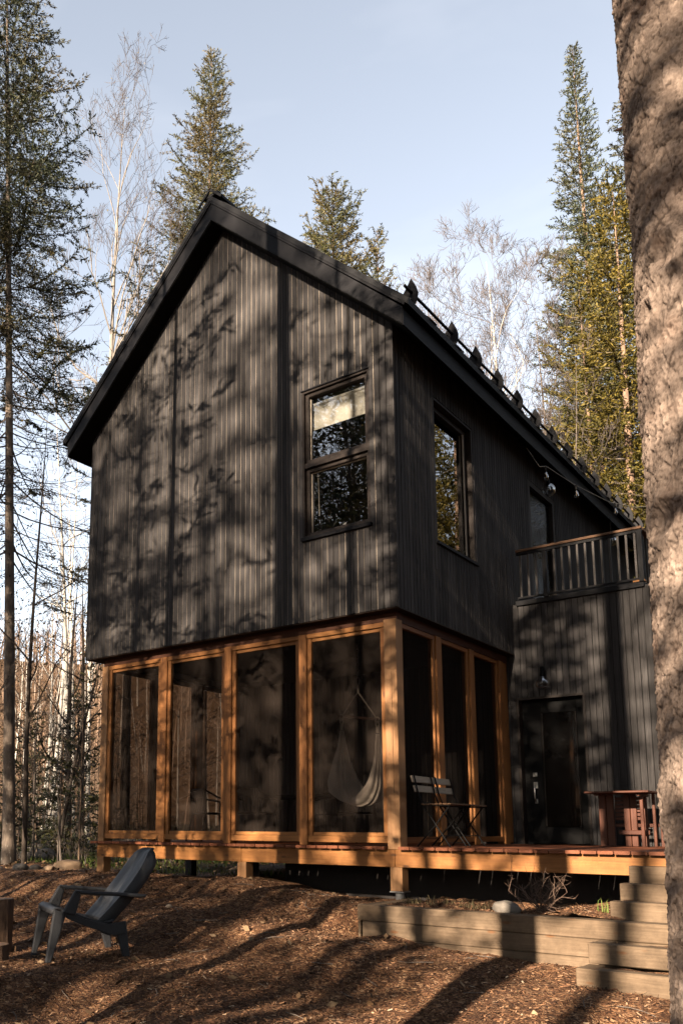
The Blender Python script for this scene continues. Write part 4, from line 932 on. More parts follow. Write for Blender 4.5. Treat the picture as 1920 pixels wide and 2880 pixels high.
def bare_tree(H, r0, seed, mats, zc=.35, nl=14, spread=.5, lean=(0, 0), wob=.12, thin=.03, twigs=5, leaf=None, limb=.45, multi=1, depth=3, up=.75):
    """broadleaf without leaves; mats=(trunk bark, limb bark, twig bark, leaf); leaf=(density,size)"""
    r = np.random.default_rng(seed); S = [[], [], [], []]; ST = [[], [], [], []]; lP = []; lD = []
    sp = spine(H, seed, lean, wob); zz = sp[:, 2]; rad = r0 * np.clip((H - zz) / H, .02, 1) ** .9
    tm = trunk_mesh('trunk', sp, rad, mats[0], 8 if r0 < .06 else 12, 1.25, seed)
    def grow(p, d, ln, rr, lev):
        ns = 5; q = p.copy(); dd = d.copy(); pts = [q.copy()]
        for i in range(ns):
            dd = unit(dd + r.normal(size=3) * .17 + np.array([0, 0, .10])); q = q + dd * ln / ns; pts.append(q.copy())
        pts = np.array(pts); rs = np.linspace(rr, max(rr * .3, .0035), ns + 1); tgt = S if rr > thin * .35 else ST
        tgt[0].append(pts[:-1]); tgt[1].append(pts[1:]); tgt[2].append(rs[:-1]); tgt[3].append(rs[1:])
        if leaf and lev <= 1:
            m = r.poisson(leaf[0] * ln); 
            if m:
                u = r.uniform(.2, 1, m); lp = np.stack([np.interp(u * ns, range(ns + 1), pts[:, c]) for c in range(3)], -1); lP.append(lp + r.normal(size=lp.shape) * .03); lD.append(r.normal(size=lp.shape) + np.array([0, 0, -.5]))
        if lev <= 0: return
        nc = twigs + (1 if lev > 1 else 0)
        for k in range(nc):
            u = r.uniform(.25, 1.0); i = min(int(u * ns), ns - 1); bp = pts[i] + (pts[i + 1] - pts[i]) * (u * ns - i)
            dp = unit(pts[i + 1] - pts[i]); ax = np.cross(dp, r.normal(size=3)); ax = unit(ax); an = r.uniform(.45, 1.05); nd = unit(dp * math.cos(an) + ax * math.sin(an) + np.array([0, 0, .18]))
            grow(bp, nd, ln * r.uniform(.38, .66) * (1.1 - .35 * u), max(rs[i] * .55, .0035), lev - 1)
    az = r.uniform(0, 6)
    for i in range(nl):
        f = zc + (1 - zc) * (i + r.uniform(0, .9)) / nl; f = min(f, .97); z = f * H; az += 2.4 + r.normal() * .4
        p = np.array([np.interp(z, zz, sp[:, 0]), np.interp(z, zz, sp[:, 1]), z]); e = up + r.normal() * .15
        d = np.array([math.cos(az) * math.cos(e), math.sin(az) * math.cos(e), math.sin(e)]); ln = spread * H * limb * (1.05 - .62 * (f - zc) / (1 - zc)) * r.uniform(.7, 1.15)
        grow(p, d, ln, max(.004, np.interp(z, zz, rad) * .55), depth - 1)
    parts = []
    for A, m, k in ((S, 0, 4), (ST, 1, 3)):
        if A[0]: v, f = tubes_np(np.concatenate(A[0]), np.concatenate(A[1]), np.concatenate(A[2]), np.concatenate(A[3]), k); parts.append((v, f, m))
    if lP:
        P_ = np.concatenate(lP); n = len(P_); v, f = shoots_np(P_, np.concatenate(lD), leaf[1] * r.uniform(.6, 1.3, n), leaf[1] * .75 * r.uniform(.6, 1.2, n), False, r); parts.append((v, f, 2))
    V, F, mi = join(parts)
    return tm, mesh_np('crown', V, F, [mats[1], mats[2], mats[3]], mi)
def tree(name, label, cat, x, y, meshes, rz=0, group=None, scale=1.0, z=None):
    t = thing(name, label, cat, (x, y, gz(x, y) - .05 if z is None else z), rz, group); t.scale = (scale,) * 3
    link('trunk', meshes[0], t); link('crown', meshes[1], t); return t

B_fir = bark('grey fir bark', (.09, .068, .052), (.20, .155, .12), (24, 24, 7), .7, ((40, 40, 14), .66, (.34, .32, .28)))
B_spruce = bark('spruce bark', (.12, .075, .05), (.26, .17, .115), (24, 24, 7))
B_birch = bark('white birch bark', (.40, .36, .31), (.55, .51, .45), (9, 9, 3), .2, ((14, 14, 30), .64, (.05, .04, .035)))
B_grey = bark('grey twig bark', (.075, .06, .048), (.16, .13, .108), (20, 20, 6), .3)
B_twig = plain('purple brown twigs', (.070, .056, .050), .8, .2)
B_pale = plain('pale limb bark', (.20, .175, .15), .8, .2, noise=.25, nscale=6)  # the bark's own pale colour, mottled by noise
B_dark = bark('dark young bark', (.035, .026, .02), (.085, .065, .05), (30, 30, 8), .4)
B_deadtwig = plain('dead fir twigs', (.105, .082, .066), .85, .1)
F_fir = islands_mat('fir needles', [(0, (.018, .024, .010)), (.6, (.042, .052, .022)), (1, (.085, .085, .034))], .6, .25, .2, clump=(.55, (.11, .07, .022), .5))
F_spruce = islands_mat('spruce needles', [(0, (.032, .034, .010)), (.55, (.068, .073, .022)), (1, (.13, .118, .036))], .6, .25, .2, clump=(.7, (.14, .08, .022), .45))
F_blue = islands_mat('blue green spruce needles', [(0, (.026, .036, .018)), (.6, (.062, .076, .036)), (1, (.12, .125, .058))], .6, .25, .2, clump=(.6, (.11, .085, .03), .45))
F_cedar = islands_mat('yellow green cedar sprays', [(0, (.055, .045, .008)), (.5, (.14, .108, .018)), (1, (.24, .17, .028))], .65, .2, .3, clump=(.8, (.05, .056, .014), .6))
F_small = islands_mat('young fir needles', [(0, (.018, .022, .007)), (.6, (.05, .052, .015)), (1, (.10, .09, .024))], .6, .3, .2)
F_bud = islands_mat('opening buds', [(0, (.035, .028, .012)), (.6, (.13, .10, .03)), (1, (.30, .22, .06))], .7, .2, .3)
F_dark = islands_mat('small dark leaves', [(0, (.02, .018, .012)), (.7, (.055, .045, .02)), (1, (.28, .19, .05))], .7, .2, .25)

# ---- trees seen in the photo
NS = dict(sl=.095, sw=.027)
tm = conifer(19.5, .112, 5.6, 2.6, 101, (B_fir, F_fir, B_deadtwig), per_m=14, fill=2.0, up=(.55, -.22), curve=.10, power=.50, leafy=lambda z: 1.0 if z > 11.0 else (.85 if z > 9.4 else (.35 if z > 7.8 else .08)), twig=.12, lean=(-.72, -.55), gaps=.25, hang=.16, sl=.08, sw=.021)
tree('fir_tree', 'tall fir at the left edge with a bare lower trunk and drooping branches', 'tree', -8.33, 1.46, tm, 0)
tree('bare_tree', 'bare pale tree rising left of the roof ridge', 'tree', -13.37, 8.29, bare_tree(22.6, .14, 103, (B_pale, B_pale, B_twig, F_bud), zc=.42, nl=20, spread=.50, limb=.46, twigs=4, depth=4, up=1.12, leaf=(.25, .05), wob=.2), 1.0, 'bare trees behind the cabin')
tree('fir_tree', 'dark fir with golden tips just behind the left roof slope', 'tree', -10.13, 5.9, conifer(15.3, .12, 5.0, 2.3, 105, (B_fir, F_fir, B_deadtwig), per_m=8, up=(.5, -.2), curve=.1, power=.65, leafy=lambda z: .9 if z > 11 else .45, gaps=.4, hang=.15, **NS), 2.0)
tree('spruce_tree', 'pointed spruce rising right behind the roof ridge', 'tree', -12.16, 10.85, conifer(26.0, .18, 9.5, 3.5, 107, (B_spruce, F_spruce, B_deadtwig), per_m=20, fill=1.4, up=(.75, .02), curve=.08, power=.74, twig=.13, gaps=.15, hang=.08, **NS), .3)
tree('spruce_tree', 'broad blunt topped spruce above the right roof slope', 'tree', -7.9, 11.5, conifer(19.3, .16, 7.0, 2.6, 109, (B_spruce, F_spruce, B_deadtwig), per_m=22, fill=1.4, up=(.9, .05), curve=.05, power=.40, twig=.13, gaps=.22, hang=.22, **NS), 1.3)
tree('spruce_tree', 'smaller spiky spruce right of the blunt topped spruce', 'tree', -7.23, 13.07, conifer(18.6, .13, 7.0, 2.1, 111, (B_spruce, F_spruce, B_deadtwig), per_m=13, fill=1.4, up=(1.0, .15), curve=.12, power=.6, twig=.14, gaps=.35, hang=.15, **NS), .2)
tree('birch_tree', 'bare white birch with spreading limbs right of the roof', 'tree', -3.75, 12.65, bare_tree(15.6, .13, 123, (B_birch, B_birch, B_twig, F_bud), zc=.38, nl=15, spread=.50, limb=.60, twigs=6, depth=4, lean=(-.3, -.25), wob=.22, up=.85), .3, 'bare trees behind the cabin')
tree('bare_tree', 'bare grey many stemmed tree beside the white birch', 'tree', -3.0, 12.95, bare_tree(14.6, .09, 117, (B_grey, B_grey, B_twig, F_bud), zc=.40, nl=12, spread=.44, limb=.58, twigs=6, depth=4, lean=(.3, .2), wob=.2, up=.98), 0, 'bare trees behind the cabin')
tree('spruce_tree', 'tall slender spruce spire at the right', 'tree', -2.7, 18.08, conifer(26.2, .19, 5.5, 3.0, 119, (B_spruce, F_blue, B_deadtwig), per_m=22, fill=1.4, up=(.7, .0), curve=.06, power=.9, twig=.14, gaps=.1, hang=.1, sl=.10, sw=.03), 1.1)
tree('fir_tree', 'green fir partly hidden behind the big near trunk', 'tree', -.49, 13.48, conifer(19.4, .15, 6, 2.2, 121, (B_fir, F_fir, B_deadtwig), per_m=16, fill=1.3, up=(.5, .0), curve=.1, power=.7, twig=.14, gaps=.2, hang=.05, **NS), .5)
cedar_l = lambda z: 1.0 if z > 9 else .75
tm_c = conifer(15.0, .15, 2.2, 2.3, 131, (B_spruce, F_cedar, B_grey), per_m=15, fill=1.6, up=(.8, .30), curve=-.10, power=.38, twig=.15, sl=.10, sw=.034, gaps=.3, hang=.30, leafy=cedar_l)
ced = tree('cedar_tree', 'yellow green cedar with hanging sprays left of the big near trunk', 'tree', -.15, 10.48, tm_c, .2)
ced2 = tree('cedar_tree', 'smaller green cedar in front of the slender spruce spire', 'tree', -1.1, 11.26, conifer(13.3, .12, 2.5, 2.2, 133, (B_spruce, F_cedar, B_grey), per_m=12, fill=1.6, up=(.8, .25), curve=-.08, power=.45, twig=.16, sl=.10, sw=.032, gaps=.4, hang=.28, leafy=lambda z: .7), 1.9)
tree('bare_tree', 'thin bare budding tree in front of the cedars beside the roof edge', 'tree', -1.15, 8.8, bare_tree(10.4, .055, 135, (B_grey, B_grey, B_twig, F_bud), zc=.35, nl=14, spread=.38, limb=.55, twigs=5, depth=3, leaf=(1.2, .035), lean=(.3, -.2)), .7, 'bare trees behind the cabin')
tree('bare_tree', 'low bare brushy tree left of the white birch behind the roof edge', 'tree', -4.54, 11.07, bare_tree(14.4, .07, 137, (B_grey, B_grey, B_twig, F_bud), zc=.45, nl=11, spread=.36, limb=.6, twigs=4, depth=4, lean=(.1, -.2)), .1, 'bare trees behind the cabin')
tree('bare_tree', 'bare twiggy tree just right of the smaller spiky spruce', 'tree', -5.5, 11.9, bare_tree(15.0, .07, 139, (B_grey, B_grey, B_twig, F_bud), zc=.5, nl=9, spread=.34, limb=.6, twigs=4, depth=4), .4, 'bare trees behind the cabin')
OG = 'trees beyond the right edge, mirrored in the side window'; OL = 'tree beyond the right edge of the picture, mirrored in the tall side window'
for x, y, rz, sc_ in ((4.3, 11.8, 1.0, 1.0), (7.6, 15.5, 2.6, 1.15), (3.6, 15.5, .1, 1.1), (10.5, 22, 4.0, 1.3)): dup(ced, (x, y, gz(x, y)), rz, OL, sc_, OG)

# ---- the wood left of the cabin
bl = [(-19.9, 11.4, 5.9, .06, 'slim white birch nearest the tall fir trunk'), (-23.0, 14.1, 10.2, .065, 'slim white birch second from the tall fir trunk'), (-18.1, 10.3, 11.7, .085, 'white birch leaning right in the left wood'), (-22.0, 13.7, 7.5, .06, 'thin white birch behind the leaning birch'),
      (-16.1, 9.4, 11.5, .10, 'tallest white birch in the left wood'), (-19.1, 12.1, 11, .10, 'white birch right of the tallest birch'), (-23.7, 16.3, 8, .08, 'short white birch behind the small firs'), (-20.3, 13.8, 9.4, .11, 'thick white birch close to the left wall'), (-23.9, 13.5, 7.4, .06, 'thin pale birch half hidden by the tall fir trunk'), (-27.6, 15.7, 7.4, .06, 'distant pale birch at the left edge')]
for k, (x, y, H, r0, lab) in enumerate(bl):
    tree('birch_tree', lab, 'tree', x, y, bare_tree(H * 1.25, r0, 200 + k, (B_birch, B_birch, B_twig, F_bud), zc=.45, nl=12, spread=.22, limb=.7, twigs=4, depth=3, lean=(((-1) ** k) * .5 + .3, -.3), leaf=(.8, .05), wob=.14), k * 1.1, 'white birches in the left wood')
sap = [(-7.85, 1.38, 8.2, .05, 'dark slim sapling growing right against the tall fir', (.5, -.5), 7), (-13.0, 6.7, 7.5, .10, 'dark trunk among the small firs in the left wood', (0, 0), 3), (-11.2, 5.5, 7.0, .085, 'dark trunk nearest the left porch post', (0, 0), 2), (-7.6, 2.0, 3.4, .02, 'pale crooked sapling in front of the small firs', (.5, .1), 2), (-7.3, 1.65, 2.8, .014, 'thin upright sapling standing by the stones', (.1, .1), 2), (-9.6, 2.95, 4.0, .025, 'thin grey sapling behind the tall fir', (.1, 0), 3), (-6.0, 2.0, 1.9, .013, 'small forked sapling beside the deck corner', (.15, 0), 3), (-10.5, 4.2, 6.0, .05, 'dark leaning sapling in the left wood', (.9, .5), 3), (-8.9, 1.2, 5.0, .03, 'thin sapling left of the tall fir', (-.2, -.2), 5), (-6.9, 2.7, 3.0, .014, 'very thin bare sapling nearest the porch post', (.1, .2), 3)]
for k, (x, y, H, r0, lab, ln, lf) in enumerate(sap):
    tree('sapling', lab, 'tree', x, y, bare_tree(H, r0, 300 + k, (B_dark if r0 > .04 else B_grey, B_dark if r0 > .04 else B_grey, B_grey if r0 < .03 else B_deadtwig, F_dark), zc=.25, nl=9 if r0 > .03 else 6, spread=.32, limb=.75, twigs=3, depth=3, leaf=(lf, .05), lean=ln, wob=.10), k, 'saplings in the left wood')
fl = [(-10.4, 4.9, 4.6, 'young fir next to the left porch post'), (-14.6, 8.0, 4.4, 'young fir in front of the birch trunks'), (-12.4, 5.0, 3.4, 'small young fir in the middle of the left wood'), (-9.3, 2.0, 1.9, 'low yellow green fir shoot beside the tall fir trunk'), (-17.5, 9.0, 4.2, 'young fir behind the tall fir trunk')]
for k, (x, y, H, lab) in enumerate(fl):
    tree('young_fir', lab, 'tree', x, y, conifer(H, .035, .25, .36 * H ** .8, 400 + k, (B_dark, F_small, B_dark), per_m=14, up=(.6, .05), curve=.05, power=.8, twig=.12, sl=.15, sw=.04, fill=.8, gaps=.3, leafy=lambda z: .8), k, 'young firs in the left wood')
# leafy yellow branch of a maple reaching in from the left edge
t = tree('maple_sapling', 'young maple with small dark leaves reaching over from the left edge', 'tree', -7.45, -.2, bare_tree(5.6, .035, 331, (B_grey, B_grey, B_grey, F_dark), zc=.42, nl=9, spread=.5, limb=.75, twigs=4, depth=3, leaf=(5, .055), lean=(.9, .6), up=.35), 2.2)

# ---- undergrowth and far wood
def scatter_plants(n, xr, yr, cond, hmin, hmax, seed):
    r = np.random.default_rng(seed); x = r.uniform(*xr, n * 3); y = r.uniform(*yr, n * 3); ok = cond(x, y); x = x[ok][:n]; y = y[ok][:n]; return x, y, ground_z(x, y), r.uniform(hmin, hmax, len(x)), r
x, y, z, h, r = scatter_plants(3200, (-40, -4.9), (1.5, 36), lambda x, y: (y > 1.6) & (y < 1.5 - (x + 4.5) * 1.4), .15, .85, 5)
P0 = []; P1 = []; R0 = []; LP = []; LD = []
for k in range(len(x)):
    for q in range(3):
        a = r.normal(size=3) * .28 + np.array([0, 0, 1]); a /= np.linalg.norm(a); p0 = np.array([x[k], y[k], z[k]]); p1 = p0 + a * h[k]; P0.append(p0); P1.append(p1); R0.append(.004 + .003 * h[k])
        m_ = int(h[k] * 7); u = r.uniform(.3, 1, m_)[:, None]; LP.append(p0 + (p1 - p0) * u); LD.append(r.normal(size=(m_, 3)))
v1, f1 = tubes_np(P0, P1, R0, np.array(R0) * .5, 3); LP = np.concatenate(LP); LD = np.concatenate(LD); n_ = len(LP); v2, f2 = shoots_np(LP, LD, r.uniform(.05, .13, n_), r.uniform(.02, .05, n_), False, r)
V, F, mi = join([(v1, f1, 0), (v2, f2, 1)])
F_under = islands_mat('undergrowth leaves', [(0, (.018, .02, .006)), (.5, (.05, .05, .012)), (.8, (.10, .082, .018)), (1, (.15, .085, .03))], .7, .2, .3)
tag(link('undergrowth', mesh_np('undergrowth', V, F, [B_grey, F_under], mi)), kind='stuff')
# brushwood: thin bare stems between the birches
x, y, z, h, r = scatter_plants(900, (-60, -7), (2, 50), lambda x, y: (y < 1.0 - (x + 6.2) * 1.1) & (y > -(x + 10) * .30), 1.5, 5.5, 15)
P0 = []; P1 = []; R0 = []; R1 = []
for k in range(len(x)):
    d = np.array([r.normal() * .10, r.normal() * .10, 1]); p = np.array([x[k], y[k], z[k] - .1]); q = p + d * h[k]; P0.append(p); P1.append(q); r_ = .006 + .004 * h[k]; R0.append(r_); R1.append(.004)
    for j in range(int(3 + h[k] * 2.2)):
        u = r.uniform(.2, 1); b0 = p + (q - p) * u; a = r.uniform(0, 6.28); e = r.uniform(.2, 1.0); dd = np.array([math.cos(a) * math.cos(e), math.sin(a) * math.cos(e), math.sin(e)]); l_ = r.uniform(.2, .55) * h[k] * .5; b1 = b0 + dd * l_; P0.append(b0); P1.append(b1); R0.append(r_ * .45); R1.append(.003)
        for _ in range(2):
            dd2 = unit(dd + r.normal(size=3) * .5); b2 = b0 + (b1 - b0) * r.uniform(.4, 1); P0.append(b2); P1.append(b2 + dd2 * l_ * .5); R0.append(.004); R1.append(.002)
v1, f1 = tubes_np(P0, P1, R0, R1, 3); tag(link('brushwood', mesh_np('brushwood', v1, f1, [bark('brush bark', (.075, .048, .03), (.18, .12, .08), (6, 6, 2), .1)])), kind='stuff')
# leafless wood on the far slope
r = np.random.default_rng(77); n_ = 5200; rr_ = np.sqrt(r.uniform(34 ** 2, 205 ** 2, n_)); aa = r.uniform(0, 2 * PI, n_)
keep = (np.cos(aa - 2.45) > .35) | ((np.cos(aa - 2.45) <= .35) & (r.random(n_) < .30)); rr_ = rr_[keep]; aa = aa[keep]; x = rr_ * np.cos(aa); y = rr_ * np.sin(aa)
z = np.where(rr_ > 75, hill_z(x, y), ground_z(x, y, False)); hh = r.uniform(6, 12, len(x)) * np.where(y < -10, .75, 1.0); P0 = []; P1 = []; R0 = []; R1 = []; mi_ = []
for k in range(len(x)):
    p = np.array([x[k], y[k], z[k] - .5]); q = p + np.array([r.normal() * .5, r.normal() * .5, hh[k]]); wsc = .045 + rr_[k] * .0008; P0.append(p); P1.append(q); R0.append(wsc * 1.3); R1.append(wsc * .3); mi_.append(0 if r.random() < .35 else 1)
    nb_ = 16 if rr_[k] > 60 else 26
    u = r.uniform(.3, 1, nb_); a = r.uniform(0, 6.28, nb_); e = r.uniform(.3, 1.2, nb_); l_ = hh[k] * r.uniform(.12, .30, nb_)
    b0 = p + (q - p) * u[:, None]; b1 = b0 + np.stack([np.cos(a) * np.cos(e), np.sin(a) * np.cos(e), np.sin(e)], -1) * l_[:, None]
    P0 += list(b0); P1 += list(b1); R0 += [wsc * .36] * nb_; R1 += [wsc * .12] * nb_; mi_ += [1] * nb_
v1, f1 = tubes_np(P0, P1, R0, R1, 3); mi_ = np.concatenate([np.array(mi_)] * 3)
tag(link('far_wood', mesh_np('far_wood', v1, f1, [B_pale, bark('far twigs', (.10, .062, .04), (.19, .125, .083), (.5, .5, .3), 0)], mi_)), 'leafless brown wood on the far slope left of the cabin', None, kind='stuff')

# ------------------------------------------------------------------ big trunk at the right
def big_trunk():
    cx, cy = 3.788, -4.820; r = .258; na, nz = 420, 1500; z0, z1 = -1.35, 6.0
    a = np.linspace(0, 2 * PI, na, endpoint=False); z = np.linspace(z0, z1, nz); A, Z = np.meshgrid(a, z, indexing='ij')
    s = A * r; per = 2 * PI * r
    # bark plates: two scales of stretched cells, wrapped round the trunk
    wx = fbm(np.cos(A) * 4, np.sin(A) * 4, Z * 4, 4, 5) * .30; wz = fbm(np.cos(A) * 4, np.sin(A) * 4, Z * 4, 4, 15) * .30
    k1 = 26.0; u = s / per * round(per * k1); d1, d2, c1, l1 = worley(u + wx, Z * 13 + wz, 3)
    u2 = s / per * round(per * 80); e1, e2, c2, l2 = worley(u2 + wx * 2, Z * 40 + wz * 2, 7)
    crack = np.clip((d2 - d1) * 6.5, 0, 1); crack2 = np.clip((e2 - e1) * 5.0, 0, 1); fl_ = fbm(np.cos(A) * 9, np.sin(A) * 9, Z * 14, 4, 71)
    br_ = fbm(np.cos(A) * 14, np.sin(A) * 14, Z * 9, 3, 131); br2 = fbm(np.cos(A) * 30, np.sin(A) * 30, Z * 18, 2, 141); crack = np.maximum(crack, np.clip(br_ * 2.5 + .55, 0, 1)); crack2 = np.maximum(crack2, np.clip(br2 * 2.5 + .5, 0, 1))
    d3, d4, c3, l3 = worley(s / per * round(per * 150) + wx * 3, Z * 75 + wz * 3, 17); cr3 = np.clip((d4 - d3) * 4, 0, 1)
    disp = -.0040 * l1 * (.4 + c1) - .0045 * l2 * (.3 + c2) - .002 * l3 + .0018 * (cr3 - 1) + .0045 * (crack ** .6 - 1) + .0045 * (c1 - .5) * (1 - d1) + .0035 * (crack2 ** .7 - 1) + .006 * (c2 - .5) * (1 - e1) + .003 * fl_ + .002 * fbm(np.cos(A) * 26, np.sin(A) * 26, Z * 40, 3, 91) + .008 * fbm(np.cos(A) * 2, np.sin(A) * 2, Z * 1.2, 3, 33)
    lean = .012 * np.sin(Z * .9)
    for za, aa, ra in ((2.55, 3.6, .05), (1.93, 3.85, .035), (1.18, 3.95, .05), (.25, 3.4, .04), (2.1, 4.3, .045), (-.2, 3.9, .03)):       # branch scars
        dd = np.sqrt(((A - aa) * r) ** 2 + (Z - za) ** 2); disp -= .022 * np.exp(-(dd / ra) ** 2) - .012 * np.exp(-((dd - ra * 1.5) / (ra * .5)) ** 2)
    flare = np.where(Z < -.6, (-.6 - Z) ** 2 * .25, 0); R_ = r - .0085 * Z + disp + flare
    V = np.stack([cx + R_ * np.cos(A) + lean, cy + R_ * np.sin(A), Z], -1); ii = np.arange(na * nz).reshape(na, nz); b_ = np.roll(ii, -1, 0)
    F = np.stack([ii[:, :-1], b_[:, :-1], b_[:, 1:], ii[:, 1:]], -1).reshape(-1, 4)
    m, nt, b = new_mat('flaking bark'); at_ = N(nt, 'ShaderNodeAttribute', attribute_name='plate'); rr = ramp(nt, at_.outputs['Fac'], dks([(0, (.035, .024, .018)), (.3, (.10, .073, .058)), (.65, (.185, .138, .11)), (1, (.29, .222, .18))]))
    tcn = N(nt, 'ShaderNodeTexCoord'); n1 = N(nt, 'ShaderNodeTexNoise', Scale=5.0, Detail=5.0); L(nt, tcn.outputs['Object'], n1.inputs['Vector']); r2 = ramp(nt, n1.outputs['Fac'], [(.55, (0, 0, 0)), (.78, (.35, .35, .35))])
    c = mixc(nt, rr.outputs['Color'], (.09, .04, .021), r2.outputs['Color']); L(nt, c, b.inputs['Base Color']); b.inputs['Roughness'].default_value = .9; b.inputs['Specular IOR Level'].default_value = .15
    n3 = N(nt, 'ShaderNodeTexNoise', Scale=90.0, Detail=4.0); L(nt, tcn.outputs['Object'], n3.inputs['Vector']); bp = N(nt, 'ShaderNodeBump', Strength=.5, Distance=.006); L(nt, n3.outputs['Fac'], bp.inputs['Height']); L(nt, bp.outputs['Normal'], b.inputs['Normal'])
    me = mesh_np('trunk', V.reshape(-1, 3), F, [m], None, True)
    val = np.clip(.22 + .5 * crack ** .5 * (.55 + .45 * c1) + .2 * (c2 - .5) + .12 * crack2, 0, 1) * (.22 + .78 * np.clip(crack * 1.5, 0, 1)) * (.5 + .5 * np.clip(crack2 * 1.6, 0, 1)) * (.8 + .2 * cr3) + .10 * fl_
    at = me.attributes.new('plate', 'FLOAT', 'POINT'); at.data.foreach_set('value', val.ravel().astype(np.float32))
    return me
t = thing('pine_tree', 'thick flaky barked trunk standing close by along the right edge', 'tree', (0, 0, 0))
link('trunk', big_trunk(), t)
# upper stem and crown, above the frame
tm, cm = conifer(17.5, .26, 8.2, 3.0, 501, (B_spruce, F_fir, B_deadtwig), per_m=6, up=(.7, .0), power=.6, twig=.2, sl=.26, sw=.08, gaps=.2)
o = link('upper_trunk', trunk_mesh('upper_trunk', [(3.763, -4.84, 5.9), (3.77, -4.83, 9), (3.8, -4.8, 13), (3.76, -4.84, 17.5)], [.245, .20, .12, .01], B_spruce), t)
o = link('crown', cm, t); o.location = (3.763, -4.84, 0)
for z, a in ((.62, 2.62), (1.62, 2.66), (.30, 2.75), (2.9, 2.7)):
    p = Vector((3.788 + .235 * math.cos(a), -4.82 + .235 * math.sin(a), z)); MB().tube([p, p + Vector((math.cos(a) * .06, math.sin(a) * .06, .008)), p + Vector((math.cos(a) * .085, math.sin(a) * .085, .022))], [.010, .007, .004], 6).build('twig_stub', B_spruce, t)

# ------------------------------------------------------------------ trees across the clearing, which throw the dappled shade
SG = 'trees across the clearing that shade the cabin'; SLAB = 'tree across the clearing, out of the picture, throwing shade on the cabin'
sh_pole = conifer(13.5, .115, 3.2, 1.9, 601, (B_fir, F_fir, B_deadtwig), per_m=7, up=(.5, -.15), power=.45, twig=.2, sl=.20, sw=.055, fill=.6, leafy=lambda z: .30 if z < 8 else .6, gaps=.35, hang=.12)
sh_tall = conifer(19, .15, 8.0, 2.7, 603, (B_spruce, F_spruce, B_deadtwig), per_m=7, up=(.6, -.1), power=.5, twig=.22, sl=.24, sw=.07, fill=.6, leafy=lambda z: .75, gaps=.35, hang=.15)
sh_fir = conifer(21, .17, 6.0, 2.9, 605, (B_spruce, F_fir, B_deadtwig), per_m=8, up=(.6, -.15), power=.6, twig=.22, sl=.26, sw=.08, fill=.6, gaps=.3, hang=.15, leafy=lambda z: .8)
sh_bare = bare_tree(19, .15, 607, (B_grey, B_grey, B_twig, F_bud), zc=.30, nl=20, spread=.45, limb=.7, twigs=6, depth=4, wob=.3, leaf=(1.0, .06))
sh_stem = bare_tree(11, .10, 609, (B_fir, B_grey, B_twig, F_dark), zc=.40, nl=9, spread=.22, limb=.7, twigs=3, depth=3, wob=.1, leaf=(4, .06))
sh_low = conifer(3.4, .035, .2, 1.0, 611, (B_dark, F_small, B_dark), per_m=12, up=(.6, .1), power=.8, twig=.14, sl=.14, sw=.04, fill=.6, gaps=.3, leafy=lambda z: .75)
sh_mid = conifer(10.5, .08, 1.2, 1.75, 613, (B_fir, F_fir, B_deadtwig), per_m=7, up=(.5, -.05), power=.5, twig=.18, sl=.18, sw=.05, fill=.6, gaps=.4, hang=.12, leafy=lambda z: .6)
sh_trunk = bare_tree(19, .175, 621, (B_fir, B_grey, B_twig, F_dark), zc=.58, nl=10, spread=.3, limb=.6, twigs=4, depth=3, wob=.1, leaf=(2, .06))
sh_dense = conifer(13.5, .10, 5.8, .95, 615, (B_fir, F_fir, B_deadtwig), per_m=20, up=(.6, .0), power=.35, twig=.14, sl=.16, sw=.05, fill=1.2, hang=.1)
SH = [(sh_dense, 1.30, -11.6, .5, 1.0), (sh_mid, -3.2, -14.2, .5, 1.0), (sh_mid, 1.5, -13.6, 3.0, .95), (sh_mid, -5.6, -13.2, 5.0, .95), (sh_mid, 5.2, -15.5, 2.2, 1.1), (sh_pole, -2.95, -5.8, .3, .95), (sh_trunk, -1.12, -5.9, 1.0, 1.0), (sh_pole, -.03, -7.6, 2.2, .92), (sh_trunk, 1.93, -7.6, 2.0, 1.05), (sh_stem, -3.73, -5.6, 4.0, .55), (sh_stem, -4.6, -5.4, 5.0, .75), (sh_pole, -3.3, -9.5, 1.2, .9), (sh_stem, -1.75, -9.6, 3.3, .95),
      (sh_fir, -1.3, -21.5, 2.4, .92), (sh_mid, 4.2, -10.4, .7, .62), (sh_fir, .4, -25, .4, 1.0), (sh_fir, -2.8, -27, 1.9, 1.0), (sh_tall, 3.4, -18, 3.4, .95), (sh_fir, 6.9, -26, 4.4, 1.0), (sh_bare, -4.2, -16, 0, .85), (sh_pole, 4.95, -12.5, 1.4, 1.0), (sh_bare, 1.2, -15, 2.4, .8),
      (sh_bare, -9.5, -15, 1.0, 1.0), (sh_bare, -12.5, -21, 2.0, 1.1), (sh_tall, -15, -19, 0, 1.0), (sh_bare, -7.5, -20, 3.0, 1.0), (sh_fir, 9.5, -20, 3, .9)]
rs = np.random.default_rng(91)
for k in range(110):                                   # the rest of the wood round the clearing
    a_ = -PI / 2 + (1 if k % 2 else -1) * rs.uniform(.42, 1.75); d_ = rs.uniform(13, 34); SH.append(((sh_fir, sh_tall, sh_fir, sh_bare)[k % 4], d_ * math.cos(a_), d_ * math.sin(a_), k * 1.7, rs.uniform(.8, 1.15)))
SH = [q + (None,) for q in SH if not (q[0] is not sh_stem and q[1] > 5 and q[2] > 3) and not (q[1] < -9.6 and q[2] > -19)]
